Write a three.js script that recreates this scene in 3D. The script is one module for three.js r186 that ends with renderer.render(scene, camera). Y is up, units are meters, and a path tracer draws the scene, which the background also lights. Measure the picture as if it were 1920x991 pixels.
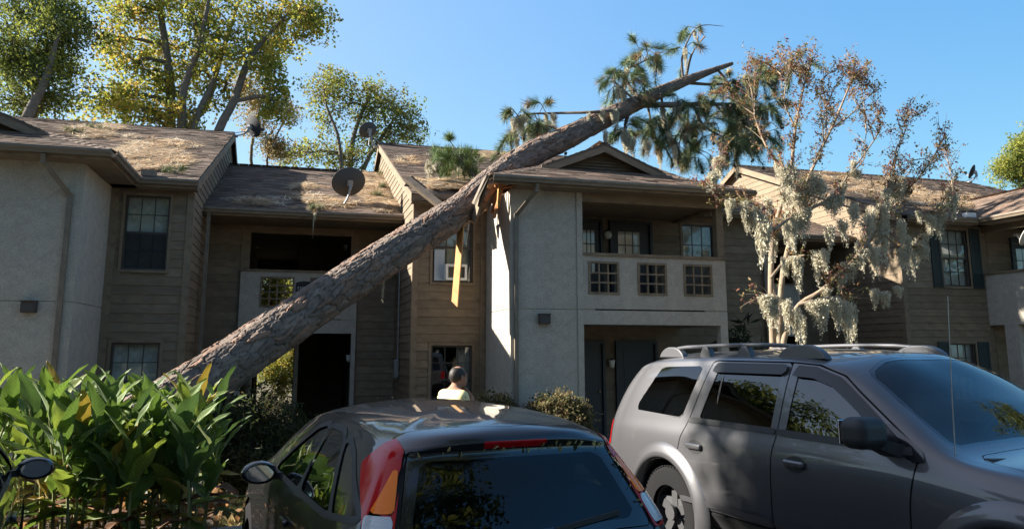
import * as THREE from 'three';
import { mergeGeometries, mergeVertices } from 'three/addons/utils/BufferGeometryUtils.js';
import { MarchingCubes } from 'three/addons/objects/MarchingCubes.js';
import { RoundedBoxGeometry } from 'three/addons/geometries/RoundedBoxGeometry.js';

// ---------------------------------------------------------------- camera, sky, sun, exposure
const scene = new THREE.Scene();
const renderer = new THREE.WebGLRenderer();
renderer.toneMapping = THREE.LinearToneMapping;
renderer.toneMappingExposure = 3.8;
renderer.shadowMap.enabled = true;
const FOCAL = 1440, PITCH = Math.atan(238 / 1440), YAW = Math.atan(410 / 1459.5);
const EYE = new THREE.Vector3(0, 1.75, 14.2);
const camera = new THREE.PerspectiveCamera(2 * Math.atan(640 / FOCAL) * 180 / Math.PI, 1920 / 1280, 0.1, 400);
camera.setViewOffset(1920, 1280, 0, 220, 1920, 991);       // the picture is a crop of a 3:2 frame, taken a little above its middle
camera.position.copy(EYE);
camera.lookAt(EYE.x + Math.sin(YAW) * Math.cos(PITCH), EYE.y + Math.sin(PITCH), EYE.z - Math.cos(YAW) * Math.cos(PITCH));
camera.updateMatrixWorld(true);
scene.add(camera);

const SUN_AZ = 18.5 * Math.PI / 180, SUN_EL = 32.2 * Math.PI / 180;
const toSun = new THREE.Vector3(-Math.cos(SUN_AZ) * Math.cos(SUN_EL), Math.sin(SUN_EL), -Math.sin(SUN_AZ) * Math.cos(SUN_EL));
const sun = new THREE.DirectionalLight(new THREE.Color().setRGB(1, 0.93, 0.82), 5);
sun.position.copy(toSun).multiplyScalar(60);
sun.target.position.set(2, 2, 0);
sun.castShadow = true;
sun.shadow.mapSize.set(4096, 4096);
Object.assign(sun.shadow.camera, { left: -34, right: 34, top: 30, bottom: -30, near: 1, far: 140 });
scene.add(sun, sun.target);

const smoothstep = (a, b, x) => { const t = Math.min(1, Math.max(0, (x - a) / (b - a))); return t * t * (3 - 2 * t); };
{ // clear autumn sky: deep blue overhead, paler towards the horizon and towards the sun
  const w = 256, h = 128, d = new Float32Array(w * h * 4);
  for (let j = 0; j < h; j++) for (let i = 0; i < w; i++) {
    const el = ((j + 0.5) / h - 0.5) * Math.PI, az = ((i + 0.5) / w) * 2 * Math.PI - Math.PI;
    const dir = [Math.cos(el) * Math.cos(az), Math.sin(el), Math.cos(el) * Math.sin(az)];
    const e = Math.max(0, Math.sin(el)), k = 0.92 * Math.exp(-e * 4.5);
    const g = dir[0] * toSun.x + dir[1] * toSun.y + dir[2] * toSun.z, glow = 0.28 * Math.pow((1 + g) / 2, 3), high = 1 - 0.6 * smoothstep(0.42, 0.95, e), q = 2.3 / 3.8;
    const o = (j * w + i) * 4;
    d[o] = q * (0.010 * high + 0.33 * k + glow); d[o + 1] = q * (0.125 * high + 0.46 * k + glow * 0.85); d[o + 2] = q * (0.345 * high + 0.25 * k + glow * 0.75); d[o + 3] = 1;
    if (el < 0) { d[o] = 0.06; d[o + 1] = 0.06; d[o + 2] = 0.05; }
  }
  const sky = new THREE.DataTexture(d, w, h, THREE.RGBAFormat, THREE.FloatType);
  sky.mapping = THREE.EquirectangularReflectionMapping; sky.magFilter = THREE.LinearFilter; sky.needsUpdate = true;
  scene.background = sky; scene.environment = sky;
}

// ---------------------------------------------------------------- helpers
function rngOf(seed) { let a = seed >>> 0; return () => { a = (a + 0x6D2B79F5) | 0; let t = Math.imul(a ^ (a >>> 15), 1 | a); t = (t + Math.imul(t ^ (t >>> 7), 61 | t)) ^ t; return ((t ^ (t >>> 14)) >>> 0) / 4294967296; }; }
const V = (x, y, z) => new THREE.Vector3(x, y, z);
const lerp = (a, b, t) => a + (b - a) * t, clamp = (x, a, b) => Math.min(b, Math.max(a, x));
const smooth = (a, b, x) => { const t = clamp((x - a) / (b - a), 0, 1); return t * t * (3 - 2 * t); };
const taken = {};
function numbered(name) { const n = taken[name] = (taken[name] ?? -1) + 1; return n ? `${name}_${String(n).padStart(3, '0')}` : name; }
function mesh(name, geo, mat, parent) { const m = new THREE.Mesh(geo, mat); m.name = name; m.castShadow = m.receiveShadow = true; (parent || scene).add(m); if (!parent) m.name = numbered(name); return m; }
function thing(name, label, category, group) { const g = new THREE.Group(); g.name = numbered(name); g.userData.label = label; g.userData.category = category; if (group) g.userData.group = group; scene.add(g); return g; }
function tag(o, label, category, group) { o.userData.label = label; o.userData.category = category; if (group) o.userData.group = group; return o; }
function structure(name, geo, mat) { const m = mesh(name, geo, mat); m.userData.kind = 'structure'; return m; }
const stuff = o => { o.userData.kind = 'stuff'; return o; };
function rebase(g, p) { g.position.copy(p); for (const c of g.children) c.position.sub(p); return g; }
// a pixel of the photograph on the plane axis = value
const ahead = new THREE.Vector3(), toRight = new THREE.Vector3(), upward = new THREE.Vector3();
camera.matrixWorld.extractBasis(toRight, upward, ahead); ahead.negate();
function at(px, py, axis, value) {
  const d = ahead.clone().multiplyScalar(FOCAL).addScaledVector(toRight, px - 960).addScaledVector(upward, 420 - py);
  return EYE.clone().addScaledVector(d, (value - EYE[axis]) / d[axis]);
}
const flatRight = V(Math.cos(YAW), 0, Math.sin(YAW)), flatAhead = V(Math.sin(YAW), 0, -Math.cos(YAW));
const onGround = (lat, dist, y = 0) => V(EYE.x, y, EYE.z).addScaledVector(flatRight, lat).addScaledVector(flatAhead, dist);

function geoOf(pos, idx, uv, col) {
  const g = new THREE.BufferGeometry();
  g.setAttribute('position', new THREE.Float32BufferAttribute(pos, 3));
  if (uv) g.setAttribute('uv', new THREE.Float32BufferAttribute(uv, 2));
  if (col) g.setAttribute('color', new THREE.Float32BufferAttribute(col, 3));
  if (idx) g.setIndex(idx);
  g.computeVertexNormals();
  return g;
}
// six-faced block from 8 corners: 0-3 lower ring, 4-7 upper ring, both anticlockwise seen from above; uv in metres
const FACES = [[0, 1, 5, 4], [1, 2, 6, 5], [2, 3, 7, 6], [3, 0, 4, 7], [4, 5, 6, 7], [3, 2, 1, 0]];
function hexa(p, du = 0, dv = 0) {
  const pos = [], uv = [];
  for (const f of FACES) {
    const q = f.map(i => p[i]), a = q[0].distanceTo(q[1]), b = q[1].distanceTo(q[2]);
    const t = [[0, 0], [a, 0], [a, b], [0, b]];
    for (const i of [0, 1, 2, 0, 2, 3]) { pos.push(q[i].x, q[i].y, q[i].z); uv.push(t[i][0] + du, t[i][1] + dv); }
  }
  return geoOf(pos, null, uv);
}
function box(x0, x1, y0, y1, z0, z1, du, dv) { return hexa([V(x0, y0, z1), V(x1, y0, z1), V(x1, y0, z0), V(x0, y0, z0), V(x0, y1, z1), V(x1, y1, z1), V(x1, y1, z0), V(x0, y1, z0)], du, dv); }
// a bar of w x h between two points
function bar(a, b, w, h, upv = V(0, 1, 0)) {
  const d = b.clone().sub(a).normalize(), s = new THREE.Vector3().crossVectors(d, upv); if (s.lengthSq() < 1e-6) s.set(1, 0, 0); s.normalize();
  const u = new THREE.Vector3().crossVectors(s, d).normalize();
  const c = (p, i, j) => p.clone().addScaledVector(s, i * w / 2).addScaledVector(u, j * h / 2);
  return hexa([c(a, -1, -1), c(a, 1, -1), c(b, 1, -1), c(b, -1, -1), c(a, -1, 1), c(a, 1, 1), c(b, 1, 1), c(b, -1, 1)]);
}
function merge(list) { return mergeGeometries(list.map(g => { const n = g.index ? g.toNonIndexed() : g; for (const k of Object.keys(n.attributes)) if (!['position', 'normal', 'uv', 'color'].includes(k)) n.deleteAttribute(k); if (!n.attributes.uv) n.setAttribute('uv', new THREE.Float32BufferAttribute(new Float32Array(n.attributes.position.count * 2), 2)); return n; })); }
const moved = (g, x, y, z) => g.translate(x, y, z);
// a tube with its own radius at every point and round ends
function tube(pts, radii, seg = 8, perMetre = 0, closed = true) {
  const curve = new THREE.CatmullRomCurve3(pts, false, 'centripetal'), n = perMetre ? Math.max(pts.length, Math.ceil(curve.getLength() * perMetre)) : (pts.length - 1) * 3;
  const pos = [], uv = [], idx = []; let nrm = null, len = 0, prev = null;
  for (let i = 0; i <= n; i++) {
    const t = i / n, p = curve.getPoint(t), d = curve.getTangent(t), f = t * (pts.length - 1), k = Math.min(pts.length - 2, Math.floor(f)), r = lerp(radii[k], radii[k + 1], f - k);
    if (!nrm) { nrm = Math.abs(d.y) < 0.9 ? V(0, 1, 0) : V(1, 0, 0); }
    nrm.addScaledVector(d, -nrm.dot(d)).normalize();
    const b = new THREE.Vector3().crossVectors(d, nrm);
    if (prev) len += p.distanceTo(prev); prev = p;
    for (let j = 0; j <= seg; j++) { const a = j / seg * 2 * Math.PI, c = Math.cos(a) * r, s = Math.sin(a) * r; pos.push(p.x + nrm.x * c + b.x * s, p.y + nrm.y * c + b.y * s, p.z + nrm.z * c + b.z * s); uv.push(j / seg * 2 * Math.PI * radii[0], len); }
  }
  for (let i = 0; i < n; i++) for (let j = 0; j < seg; j++) { const a = i * (seg + 1) + j, b = a + seg + 1; idx.push(a, a + 1, b, b, a + 1, b + 1); }
  if (closed) for (const [row, flip] of [[0, 1], [n, 0]]) {
    const p = curve.getPoint(row / n), c = pos.length / 3; pos.push(p.x, p.y, p.z); uv.push(0, 0);
    for (let j = 0; j < seg; j++) { const a = row * (seg + 1) + j; flip ? idx.push(c, a + 1, a) : idx.push(c, a, a + 1); }
  }
  return geoOf(pos, idx, uv);
}
function instances(name, geo, mat, matrices, colors, parent) {
  const m = new THREE.InstancedMesh(geo, mat, matrices.length); m.name = parent ? name : numbered(name); m.castShadow = m.receiveShadow = true;
  matrices.forEach((x, i) => m.setMatrixAt(i, x)); if (colors) colors.forEach((c, i) => m.setColorAt(i, c));
  (parent || scene).add(m); return stuff(m);
}

// ---------------------------------------------------------------- procedural textures and materials
function lattice(seed, n) { const r = rngOf(seed), a = new Float32Array(n * n); for (let i = 0; i < a.length; i++) a[i] = r(); return (x, y) => { const X = Math.floor(x), Y = Math.floor(y), fx = x - X, fy = y - Y, u = fx * fx * (3 - 2 * fx), v = fy * fy * (3 - 2 * fy), g = (i, j) => a[((j % n) + n) % n * n + ((i % n) + n) % n]; return lerp(lerp(g(X, Y), g(X + 1, Y), u), lerp(g(X, Y + 1), g(X + 1, Y + 1), u), v); }; }
function texture(size, fn, srgb) {
  const d = new Uint8Array(size * size * 4);
  for (let j = 0; j < size; j++) for (let i = 0; i < size; i++) { const c = fn(i / size, j / size, i, j), o = (j * size + i) * 4; const q = typeof c === 'number' ? [c, c, c] : c; for (let k = 0; k < 3; k++) d[o + k] = clamp(q[k], 0, 1) * 255; d[o + 3] = 255; }
  const t = new THREE.DataTexture(d, size, size); t.wrapS = t.wrapT = THREE.RepeatWrapping; t.magFilter = THREE.LinearFilter; t.minFilter = THREE.LinearMipmapLinearFilter; t.generateMipmaps = true; if (srgb) t.colorSpace = THREE.SRGBColorSpace; t.needsUpdate = true; return t;
}
const repeat = (t, x, y) => { const c = t.clone(); c.repeat.set(x, y); c.needsUpdate = true; return c; };
const N8 = lattice(1, 8), N16 = lattice(2, 16), N32 = lattice(3, 32), N64 = lattice(4, 64), N128 = lattice(5, 128), N256 = lattice(6, 256);
const fbm = (u, v) => 0.4 * N8(u * 8, v * 8) + 0.25 * N16(u * 16, v * 16) + 0.18 * N32(u * 32, v * 32) + 0.1 * N64(u * 64, v * 64) + 0.07 * N128(u * 128, v * 128);
const texStuccoBump = texture(512, (u, v) => 0.55 * N128(u * 128, v * 128) + 0.3 * N256(u * 256, v * 256) + 0.15 * N64(u * 64, v * 64));
const texStucco = texture(512, (u, v) => { const f = 0.86 + 0.14 * fbm(u, v), s = N256(u * 256, v * 256) > 0.80 ? 0.80 : 1, k = N128(u * 128, v * 128) * 0.18 + 0.85; return [f * s * k, f * s * k * 0.99, f * s * k * 0.97]; }, true);
const texWood = texture(512, (u, v) => { const w = v + 0.02 * N8(u * 8, v * 8), g = 0.5 * N256(u * 16, w * 256) + 0.3 * N128(u * 8, w * 128) + 0.2 * N32(u * 8, w * 32); const f = 0.78 + 0.22 * g + 0.12 * (N8(u * 8, v * 8) - 0.5); return [f, f * 0.985, f * 0.96]; }, true);
const texWoodBump = texture(512, (u, v) => 0.6 * N256(u * 16, v * 256) + 0.4 * N128(u * 8, v * 128));
const texGrain = texture(512, (u, v) => 0.5 * N256(u * 256, v * 256) + 0.3 * N128(u * 128, v * 128) + 0.2 * N32(u * 32, v * 32));
const texShingle = texture(512, (u, v) => { const f = 0.62 + 0.5 * N256(u * 256, v * 256) * N128(u * 128, v * 128) + 0.28 * fbm(u, v); return [f, f * 0.97, f * 0.95]; }, true);
const texAsphalt = texture(512, (u, v) => { const f = 0.7 + 0.3 * fbm(u, v) + 0.25 * (N256(u * 256, v * 256) - 0.5); return [f, f, f]; }, true);
const texSoil = texture(512, (u, v) => { const f = 0.55 + 0.6 * fbm(u, v) * N128(u * 128, v * 128) + 0.2 * N256(u * 256, v * 256); return [f, f * 0.95, f * 0.85]; }, true);
const texBlotch = texture(256, (u, v) => { const f = 0.8 + 0.35 * (fbm(u, v) - 0.4); return [f, f, f]; }, true);
const rgb = (r, g, b) => new THREE.Color().setRGB(r, g, b);
const std = (color, roughness, more = {}) => new THREE.MeshStandardMaterial({ color, roughness, side: THREE.DoubleSide, ...more });
const phy = (color, roughness, more = {}) => new THREE.MeshPhysicalMaterial({ color, roughness, side: THREE.DoubleSide, ...more });
const M = {};
M.stucco = std(rgb(0.55, 0.51, 0.455), 0.95, { map: texStucco, bumpMap: texStuccoBump, bumpScale: 0.006 });
const sidingTone = [[0.232, 0.178, 0.122], [0.212, 0.162, 0.110], [0.250, 0.194, 0.135]];
M.siding = sidingTone.map(c => std(rgb(...c), 0.8, { map: texWood, bumpMap: texWoodBump, bumpScale: 0.0015 }));
M.trim = std(rgb(0.245, 0.188, 0.130), 0.75, { map: texWood, bumpMap: texWoodBump, bumpScale: 0.001 });
M.gutter = std(rgb(0.25, 0.20, 0.148), 0.45, { map: texBlotch });
M.soffit = std(rgb(0.26, 0.215, 0.165), 0.8, { map: texWood });
M.shingle = std(rgb(0.200, 0.150, 0.118), 0.97, { map: texShingle, bumpMap: texGrain, bumpScale: 0.003, vertexColors: true });
M.deck = std(rgb(0.10, 0.08, 0.065), 0.95);
M.black = std(rgb(0.012, 0.012, 0.013), 0.6);
M.darkDoor = std(rgb(0.018, 0.022, 0.028), 0.5);
M.shutter = std(rgb(0.014, 0.026, 0.026), 0.6);
M.concrete = std(rgb(0.34, 0.32, 0.29), 0.95, { map: repeat(texAsphalt, 0.5, 0.5), bumpMap: texGrain, bumpScale: 0.003 });
M.glass = phy(rgb(0.92, 0.95, 0.95), 0.02, { transmission: 1, thickness: 0, ior: 1.5 });
M.bronze = std(rgb(0.055, 0.042, 0.034), 0.5);
M.blind = std(rgb(0.78, 0.75, 0.68), 0.85, { map: texBlotch });
M.curtain = std(rgb(0.50, 0.47, 0.42), 0.9, { map: texBlotch });
M.screen = std(rgb(0.06, 0.062, 0.064), 0.8);
M.white = std(rgb(0.72, 0.71, 0.68), 0.5);
M.rawWood = std(rgb(0.56, 0.28, 0.085), 0.75, { map: texWood, bumpMap: texWoodBump, bumpScale: 0.002 });
M.splinter = std(rgb(0.42, 0.20, 0.09), 0.85, { map: texWood });
// ---------------------------------------------------------------- building helpers
const X1 = V(1, 0, 0), Z1 = V(0, 0, 1), Y1 = V(0, 1, 0);
const face = (o, u, n) => ({ o, u, n, pt: (a, y, d = 0) => o.clone().addScaledVector(u, a).addScaledVector(Y1, y).addScaledVector(n, d) });
const frontFace = (x, z) => face(V(x, 0, z), V(1, 0, 0), V(0, 0, 1));
const leftFace = (x, z) => face(V(x, 0, z), V(0, 0, 1), V(-1, 0, 0));      // runs from the back (z) forwards
const rightFace = (x, z) => face(V(x, 0, z), V(0, 0, -1), V(1, 0, 0));     // runs from the front (z) backwards
function sheet(f, pts, holes, th, front = 0) {
  const s = new THREE.Shape(pts.map(p => new THREE.Vector2(p[0], p[1])));
  for (const h of holes || []) s.holes.push(new THREE.Path([[h[0], h[2]], [h[0], h[3]], [h[1], h[3]], [h[1], h[2]]].map(p => new THREE.Vector2(...p))));
  const g = new THREE.ExtrudeGeometry(s, { depth: th, bevelEnabled: false }).translate(0, 0, front - th);
  return g.applyMatrix4(new THREE.Matrix4().makeBasis(f.u, Y1, f.n).setPosition(f.o));
}
const rect = (a, b, y0, y1) => [[a, y0], [b, y0], [b, y1], [a, y1]];
const brick8 = (f, a0, a1, y0, y1, d0, d1, du, dv) => hexa([f.pt(a0, y0, d1), f.pt(a1, y0, d1), f.pt(a1, y0, d0), f.pt(a0, y0, d0), f.pt(a0, y1, d1), f.pt(a1, y1, d1), f.pt(a1, y1, d0), f.pt(a0, y1, d0)], du, dv);
const LAP = 0.178;
// lapped boards on a wall: every board its own mesh under the wall it is nailed to
function boards(wall, f, L, y0, y1, openings, range, seed, joints = true) {
  const r = rngOf(seed);
  for (let y = y0; y < y1 - 0.02; y += LAP) {
    const t = Math.min(y + LAP + 0.012, y1 + 0.02), ym = Math.min(y1, y + LAP);
    let lo = range ? range(y) : [0, L], hi = range ? range(ym) : [0, L];
    if (!lo || !hi || lo[1] - lo[0] < 0.1) continue;
    if (hi[1] <= hi[0]) hi = [(lo[0] + lo[1]) / 2 - 0.02, (lo[0] + lo[1]) / 2 + 0.02];
    let segs = [[lo[0], lo[1], hi[0], hi[1]]];
    for (const h of openings || []) if (h[2] < ym - 0.02 && h[3] > y + 0.02) segs = segs.flatMap(s => h[1] <= s[0] || h[0] >= s[1] ? [s] : [[s[0], h[0], s[2], h[0]], [h[1], s[1], h[1], s[3]]].filter(q => q[1] - q[0] > 0.02));
    if (joints) segs = segs.flatMap(s => { if (s[1] - s[0] < 3.4) return [s]; const c = s[0] + 1.2 + r() * (s[1] - s[0] - 2.4); return [[s[0], c - 0.002, s[2], c - 0.002], [c + 0.002, s[1], c + 0.002, s[3]]]; });
    for (const s of segs) {
      const b = 0.021 + r() * 0.003, k = 0.007, w = (r() - 0.5) * 0.003;
      const g = hexa([f.pt(s[0], y + w, b), f.pt(s[1], y - w, b), f.pt(s[1], y - w, 0.0005), f.pt(s[0], y + w, 0.0005), f.pt(s[2], t, k), f.pt(s[3], t, k), f.pt(s[3], t, 0.0005), f.pt(s[2], t, 0.0005)], r() * 7, r() * 7);
      mesh('board', g, M.siding[Math.floor(r() * 3)], wall);
    }
  }
}
function sidingWall(parent, f, pts, y0, y1, holes, seed, range, L) {
  const w = mesh('siding_wall', sheet(f, pts, holes, 0.14), M.siding[1], parent);
  boards(w, f, L ?? pts[1][0], y0, y1, holes, range, seed);
  return w;
}
function windowUnit(parent, f, a0, a1, y0, y1, o = {}) {
  const { cols = 3, rows = 2, single = false, blind = M.blind, screen = true, casing = true, shutters } = o;
  const g = [];
  if (casing) { const c = 0.055; g.push(brick8(f, a0 - c, a0, y0 - c, y1 + c, -0.02, 0.036), brick8(f, a1, a1 + c, y0 - c, y1 + c, -0.02, 0.036), brick8(f, a0, a1, y1, y1 + c, -0.02, 0.035), brick8(f, a0, a1, y0 - c, y0, -0.02, 0.045)); }
  const w = mesh('window', g.length ? merge(g) : brick8(f, a0, a1, y0 - 0.03, y0, -0.05, 0.01), M.trim, parent);
  const s = 0.035, sash = [brick8(f, a0, a0 + s, y0, y1, -0.075, -0.012), brick8(f, a1 - s, a1, y0, y1, -0.075, -0.012), brick8(f, a0 + s, a1 - s, y1 - s, y1, -0.075, -0.012), brick8(f, a0 + s, a1 - s, y0, y0 + s, -0.075, -0.012)];
  const parts = single ? [[y0 + s, y1 - s, -0.045]] : [[(y0 + y1) / 2 + 0.02, y1 - s, -0.035], [y0 + s, (y0 + y1) / 2 - 0.02, -0.06]];
  if (!single) sash.push(brick8(f, a0 + s, a1 - s, (y0 + y1) / 2 - 0.02, (y0 + y1) / 2 + 0.02, -0.075, -0.015));
  for (const [b, t, d] of parts) for (let i = 0; i < cols; i++) {
    const pw = (a1 - a0 - 2 * s) / cols, ph = (t - b) / rows;
    if (i) sash.push(brick8(f, a0 + s + i * pw - 0.008, a0 + s + i * pw + 0.008, b, t, d - 0.014, d + 0.012));
    for (let j = 0; j < rows; j++) {
      if (j && !i) sash.push(brick8(f, a0 + s, a1 - s, b + j * ph - 0.008, b + j * ph + 0.008, d - 0.0135, d + 0.0115));
      mesh('pane', brick8(f, a0 + s + i * pw + 0.007, a0 + s + (i + 1) * pw - 0.007, b + j * ph + 0.007, b + (j + 1) * ph - 0.007, d - 0.002, d - 0.0015), M.glass, w);
    }
  }
  mesh('sash', merge(sash), M.bronze, w);
  if (blind) mesh('blind', brick8(f, a0, a1, y0, y1, -0.165, -0.155), blind, w);
  if (screen && !single) mesh('insect_screen', brick8(f, a0 + s, a1 - s, y0 + s, (y0 + y1) / 2 - 0.02, -0.024, -0.023), M.mesh, w);
  if (shutters) for (const [p, q] of shutters) {
    const sh = mesh('shutter', merge([brick8(f, p, p + 0.05, y0 - 0.04, y1 + 0.04, 0.026, 0.06), brick8(f, q - 0.05, q, y0 - 0.04, y1 + 0.04, 0.026, 0.06), brick8(f, p + 0.05, q - 0.05, y1 - 0.03, y1 + 0.04, 0.026, 0.058), brick8(f, p + 0.05, q - 0.05, y0 - 0.04, y0 + 0.03, 0.026, 0.058), brick8(f, p + 0.05, q - 0.05, y0 + 0.03, y1 - 0.03, 0.024, 0.034)]), M.shutter, w);
    for (let y = y0 + 0.05; y < y1 - 0.05; y += 0.06) mesh('slat', hexa([f.pt(p + 0.05, y, 0.056), f.pt(q - 0.05, y, 0.056), f.pt(q - 0.05, y, 0.046), f.pt(p + 0.05, y, 0.046), f.pt(p + 0.05, y + 0.055, 0.046), f.pt(q - 0.05, y + 0.055, 0.046), f.pt(q - 0.05, y + 0.055, 0.036), f.pt(p + 0.05, y + 0.055, 0.036)]), M.shutter, sh);
  }
  return w;
}
M.mesh = std(rgb(0.03, 0.03, 0.03), 0.9, { transparent: true, opacity: 0.5 });
// stucco with its horizontal control joint as a real groove
function stuccoWall(parent, f, a0, a1, y0, y1, joint = 2.555, th = 0.15) {
  const g = [sheet(f, rect(a0, a1, y0, joint - 0.007), null, th), sheet(f, rect(a0, a1, joint + 0.007, y1), null, th), brick8(f, a0 + 0.002, a1 - 0.002, joint - 0.007, joint + 0.007, -th, -0.02)];
  return mesh('stucco_wall', merge(g), M.stucco, parent);
}
// shingled plane: deck with a merged layer of single tabs, each its own wedge and tone
const PITCH_R = 0.405, COSR = 1 / Math.hypot(1, PITCH_R), SINR = PITCH_R * COSR;
function rowSpan(poly, v) { let lo = 1e9, hi = -1e9; for (let i = 0; i < poly.length; i++) { const a = poly[i], b = poly[(i + 1) % poly.length]; if ((a[1] <= v) !== (b[1] <= v)) { const u = a[0] + (b[0] - a[0]) * (v - a[1]) / (b[1] - a[1]); lo = Math.min(lo, u); hi = Math.max(hi, u); } } return hi > lo ? [lo, hi] : null; }
function roofPlane(parent, o, u, v, poly, seed, sag) {
  const n = new THREE.Vector3().crossVectors(u, v).normalize(); if (n.y < 0) n.negate();
  const P = (a, b, c) => { const p = o.clone().addScaledVector(u, a).addScaledVector(v, b).addScaledVector(n, c); if (sag) p.y -= sag(a, b); return p; };
  const sh = new THREE.Shape(poly.map(p => new THREE.Vector2(p[0], p[1])));
  const dg = new THREE.ExtrudeGeometry(sh, { depth: 0.03, bevelEnabled: false, steps: 1 }).translate(0, 0, -0.034);
  const dp = dg.attributes.position; for (let i = 0; i < dp.count; i++) { const q = P(dp.getX(i), dp.getY(i), dp.getZ(i)); dp.setXYZ(i, q.x, q.y, q.z); } dg.computeVertexNormals();
  const deck = mesh('roof', dg, M.deck, parent), r = rngOf(seed), pos = [], uv = [], col = [];
  const top = Math.max(...poly.map(p => p[1]));
  let course = 0;
  for (let b = -0.02; b < top; b += 0.143, course++) {
    const sp = rowSpan(poly, clamp(b + 0.07, 0.001, top - 0.001)); if (!sp) continue;
    let a = sp[0] - r() * 0.3; const wv = (r() - 0.5) * 0.01;
    while (a < sp[1]) {
      const w = 0.22 + r() * 0.2, a0 = Math.max(a, sp[0]), a1 = Math.min(a + w - 0.005, sp[1]); a += w;
      if (a1 - a0 < 0.02) continue;
      const drop = (r() - 0.5) * 0.012 + wv, th = 0.010 + r() * 0.012, q = [P(a0, b + drop, th), P(a1, b + drop, th), P(a1, b + 0.165, 0.003), P(a0, b + 0.165, 0.003), P(a0, b + drop, -0.002), P(a1, b + drop, -0.002)];
      const k = 0.62 + r() * 0.66, tint = r() < 0.15 ? [k * 1.12, k * 0.98, k * 0.9] : [k, k, k], du = r() * 5, dv = r() * 5;
      for (const fc of [[0, 1, 2, 3], [4, 5, 1, 0]]) for (const i of [0, 1, 2, 0, 2, 3]) { const p = q[fc[i]]; pos.push(p.x, p.y, p.z); const t = [[a0, 0], [a1, 0], [a1, 0.16], [a0, 0.16]][i]; uv.push(t[0] + du, t[1] + dv); col.push(...tint); }
    }
  }
  stuff(mesh('shingles', geoOf(pos, null, uv, col), M.shingle, deck));
  return deck;
}
function ridgeCap(parent, a, b, seed) {
  const r = rngOf(seed), L = a.distanceTo(b), d = b.clone().sub(a).normalize(), s = new THREE.Vector3().crossVectors(d, Y1).normalize(), list = [];
  for (let t = 0; t < L; t += 0.2) for (const k of [-1, 1]) {
    const c = t0 => a.clone().addScaledVector(d, Math.min(L, t0)), h = 0.018 + r() * 0.006, q = (p, w, y) => p.clone().addScaledVector(s, w * k).add(V(0, y, 0)), e = t + 0.23, dr = 0.13 * PITCH_R;
    list.push(hexa([q(c(t), 0, h - 0.01), q(c(t), 0.13, h - dr - 0.01), q(c(e), 0.13, -dr), q(c(e), 0, 0), q(c(t), 0, h), q(c(t), 0.13, h - dr), q(c(e), 0.13, 0.006 - dr), q(c(e), 0, 0.006)], r() * 4, r() * 4));
  }
  const g = merge(list); g.setAttribute('color', new THREE.Float32BufferAttribute(new Float32Array(g.attributes.position.count * 3).fill(0.85), 3));
  mesh('ridge_cap', g, M.shingle, parent);
}
// K-shaped gutter along a line; out = outward
function gutter(parent, a, b, out, mat = M.gutter) {
  const s = new THREE.Shape([[0, 0], [0.075, 0], [0.09, 0.045], [0.115, 0.07], [0.115, 0.115], [0.103, 0.115], [0.103, 0.076], [0.08, 0.052], [0.066, 0.012], [0.01, 0.012], [0.01, 0.115], [0, 0.115]].map(p => new THREE.Vector2(...p)));
  const L = a.distanceTo(b), d = b.clone().sub(a).normalize(), up = new THREE.Vector3().crossVectors(d, out).normalize(); if (up.y < 0) up.negate();
  const g = new THREE.ExtrudeGeometry(s, { depth: L, bevelEnabled: false }).applyMatrix4(new THREE.Matrix4().makeBasis(out, up, d).setPosition(a)); if (new THREE.Vector3().crossVectors(out, up).dot(d) < 0) { const p = g.attributes.position; for (let i = 0; i < p.count; i += 3) { const q = [p.getX(i), p.getY(i), p.getZ(i)]; p.setXYZ(i, p.getX(i + 1), p.getY(i + 1), p.getZ(i + 1)); p.setXYZ(i + 1, ...q); } g.computeVertexNormals(); }
  return mesh('gutter', g, mat, parent);
}
function downspout(parent, pts, w = 0.075, d = 0.06) {
  const list = []; for (let i = 0; i + 1 < pts.length; i++) list.push(bar(pts[i], pts[i + 1], w, d, V(0, 0.01, 1)));
  for (const p of pts.slice(1, -1)) list.push(box(p.x - w * 0.52, p.x + w * 0.52, p.y - w * 0.5, p.y + w * 0.5, p.z - d * 0.52, p.z + d * 0.52));
  const o = mesh('downspout', merge(list), M.gutter, parent);
  return o;
}
const E5 = 5.05;
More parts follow.
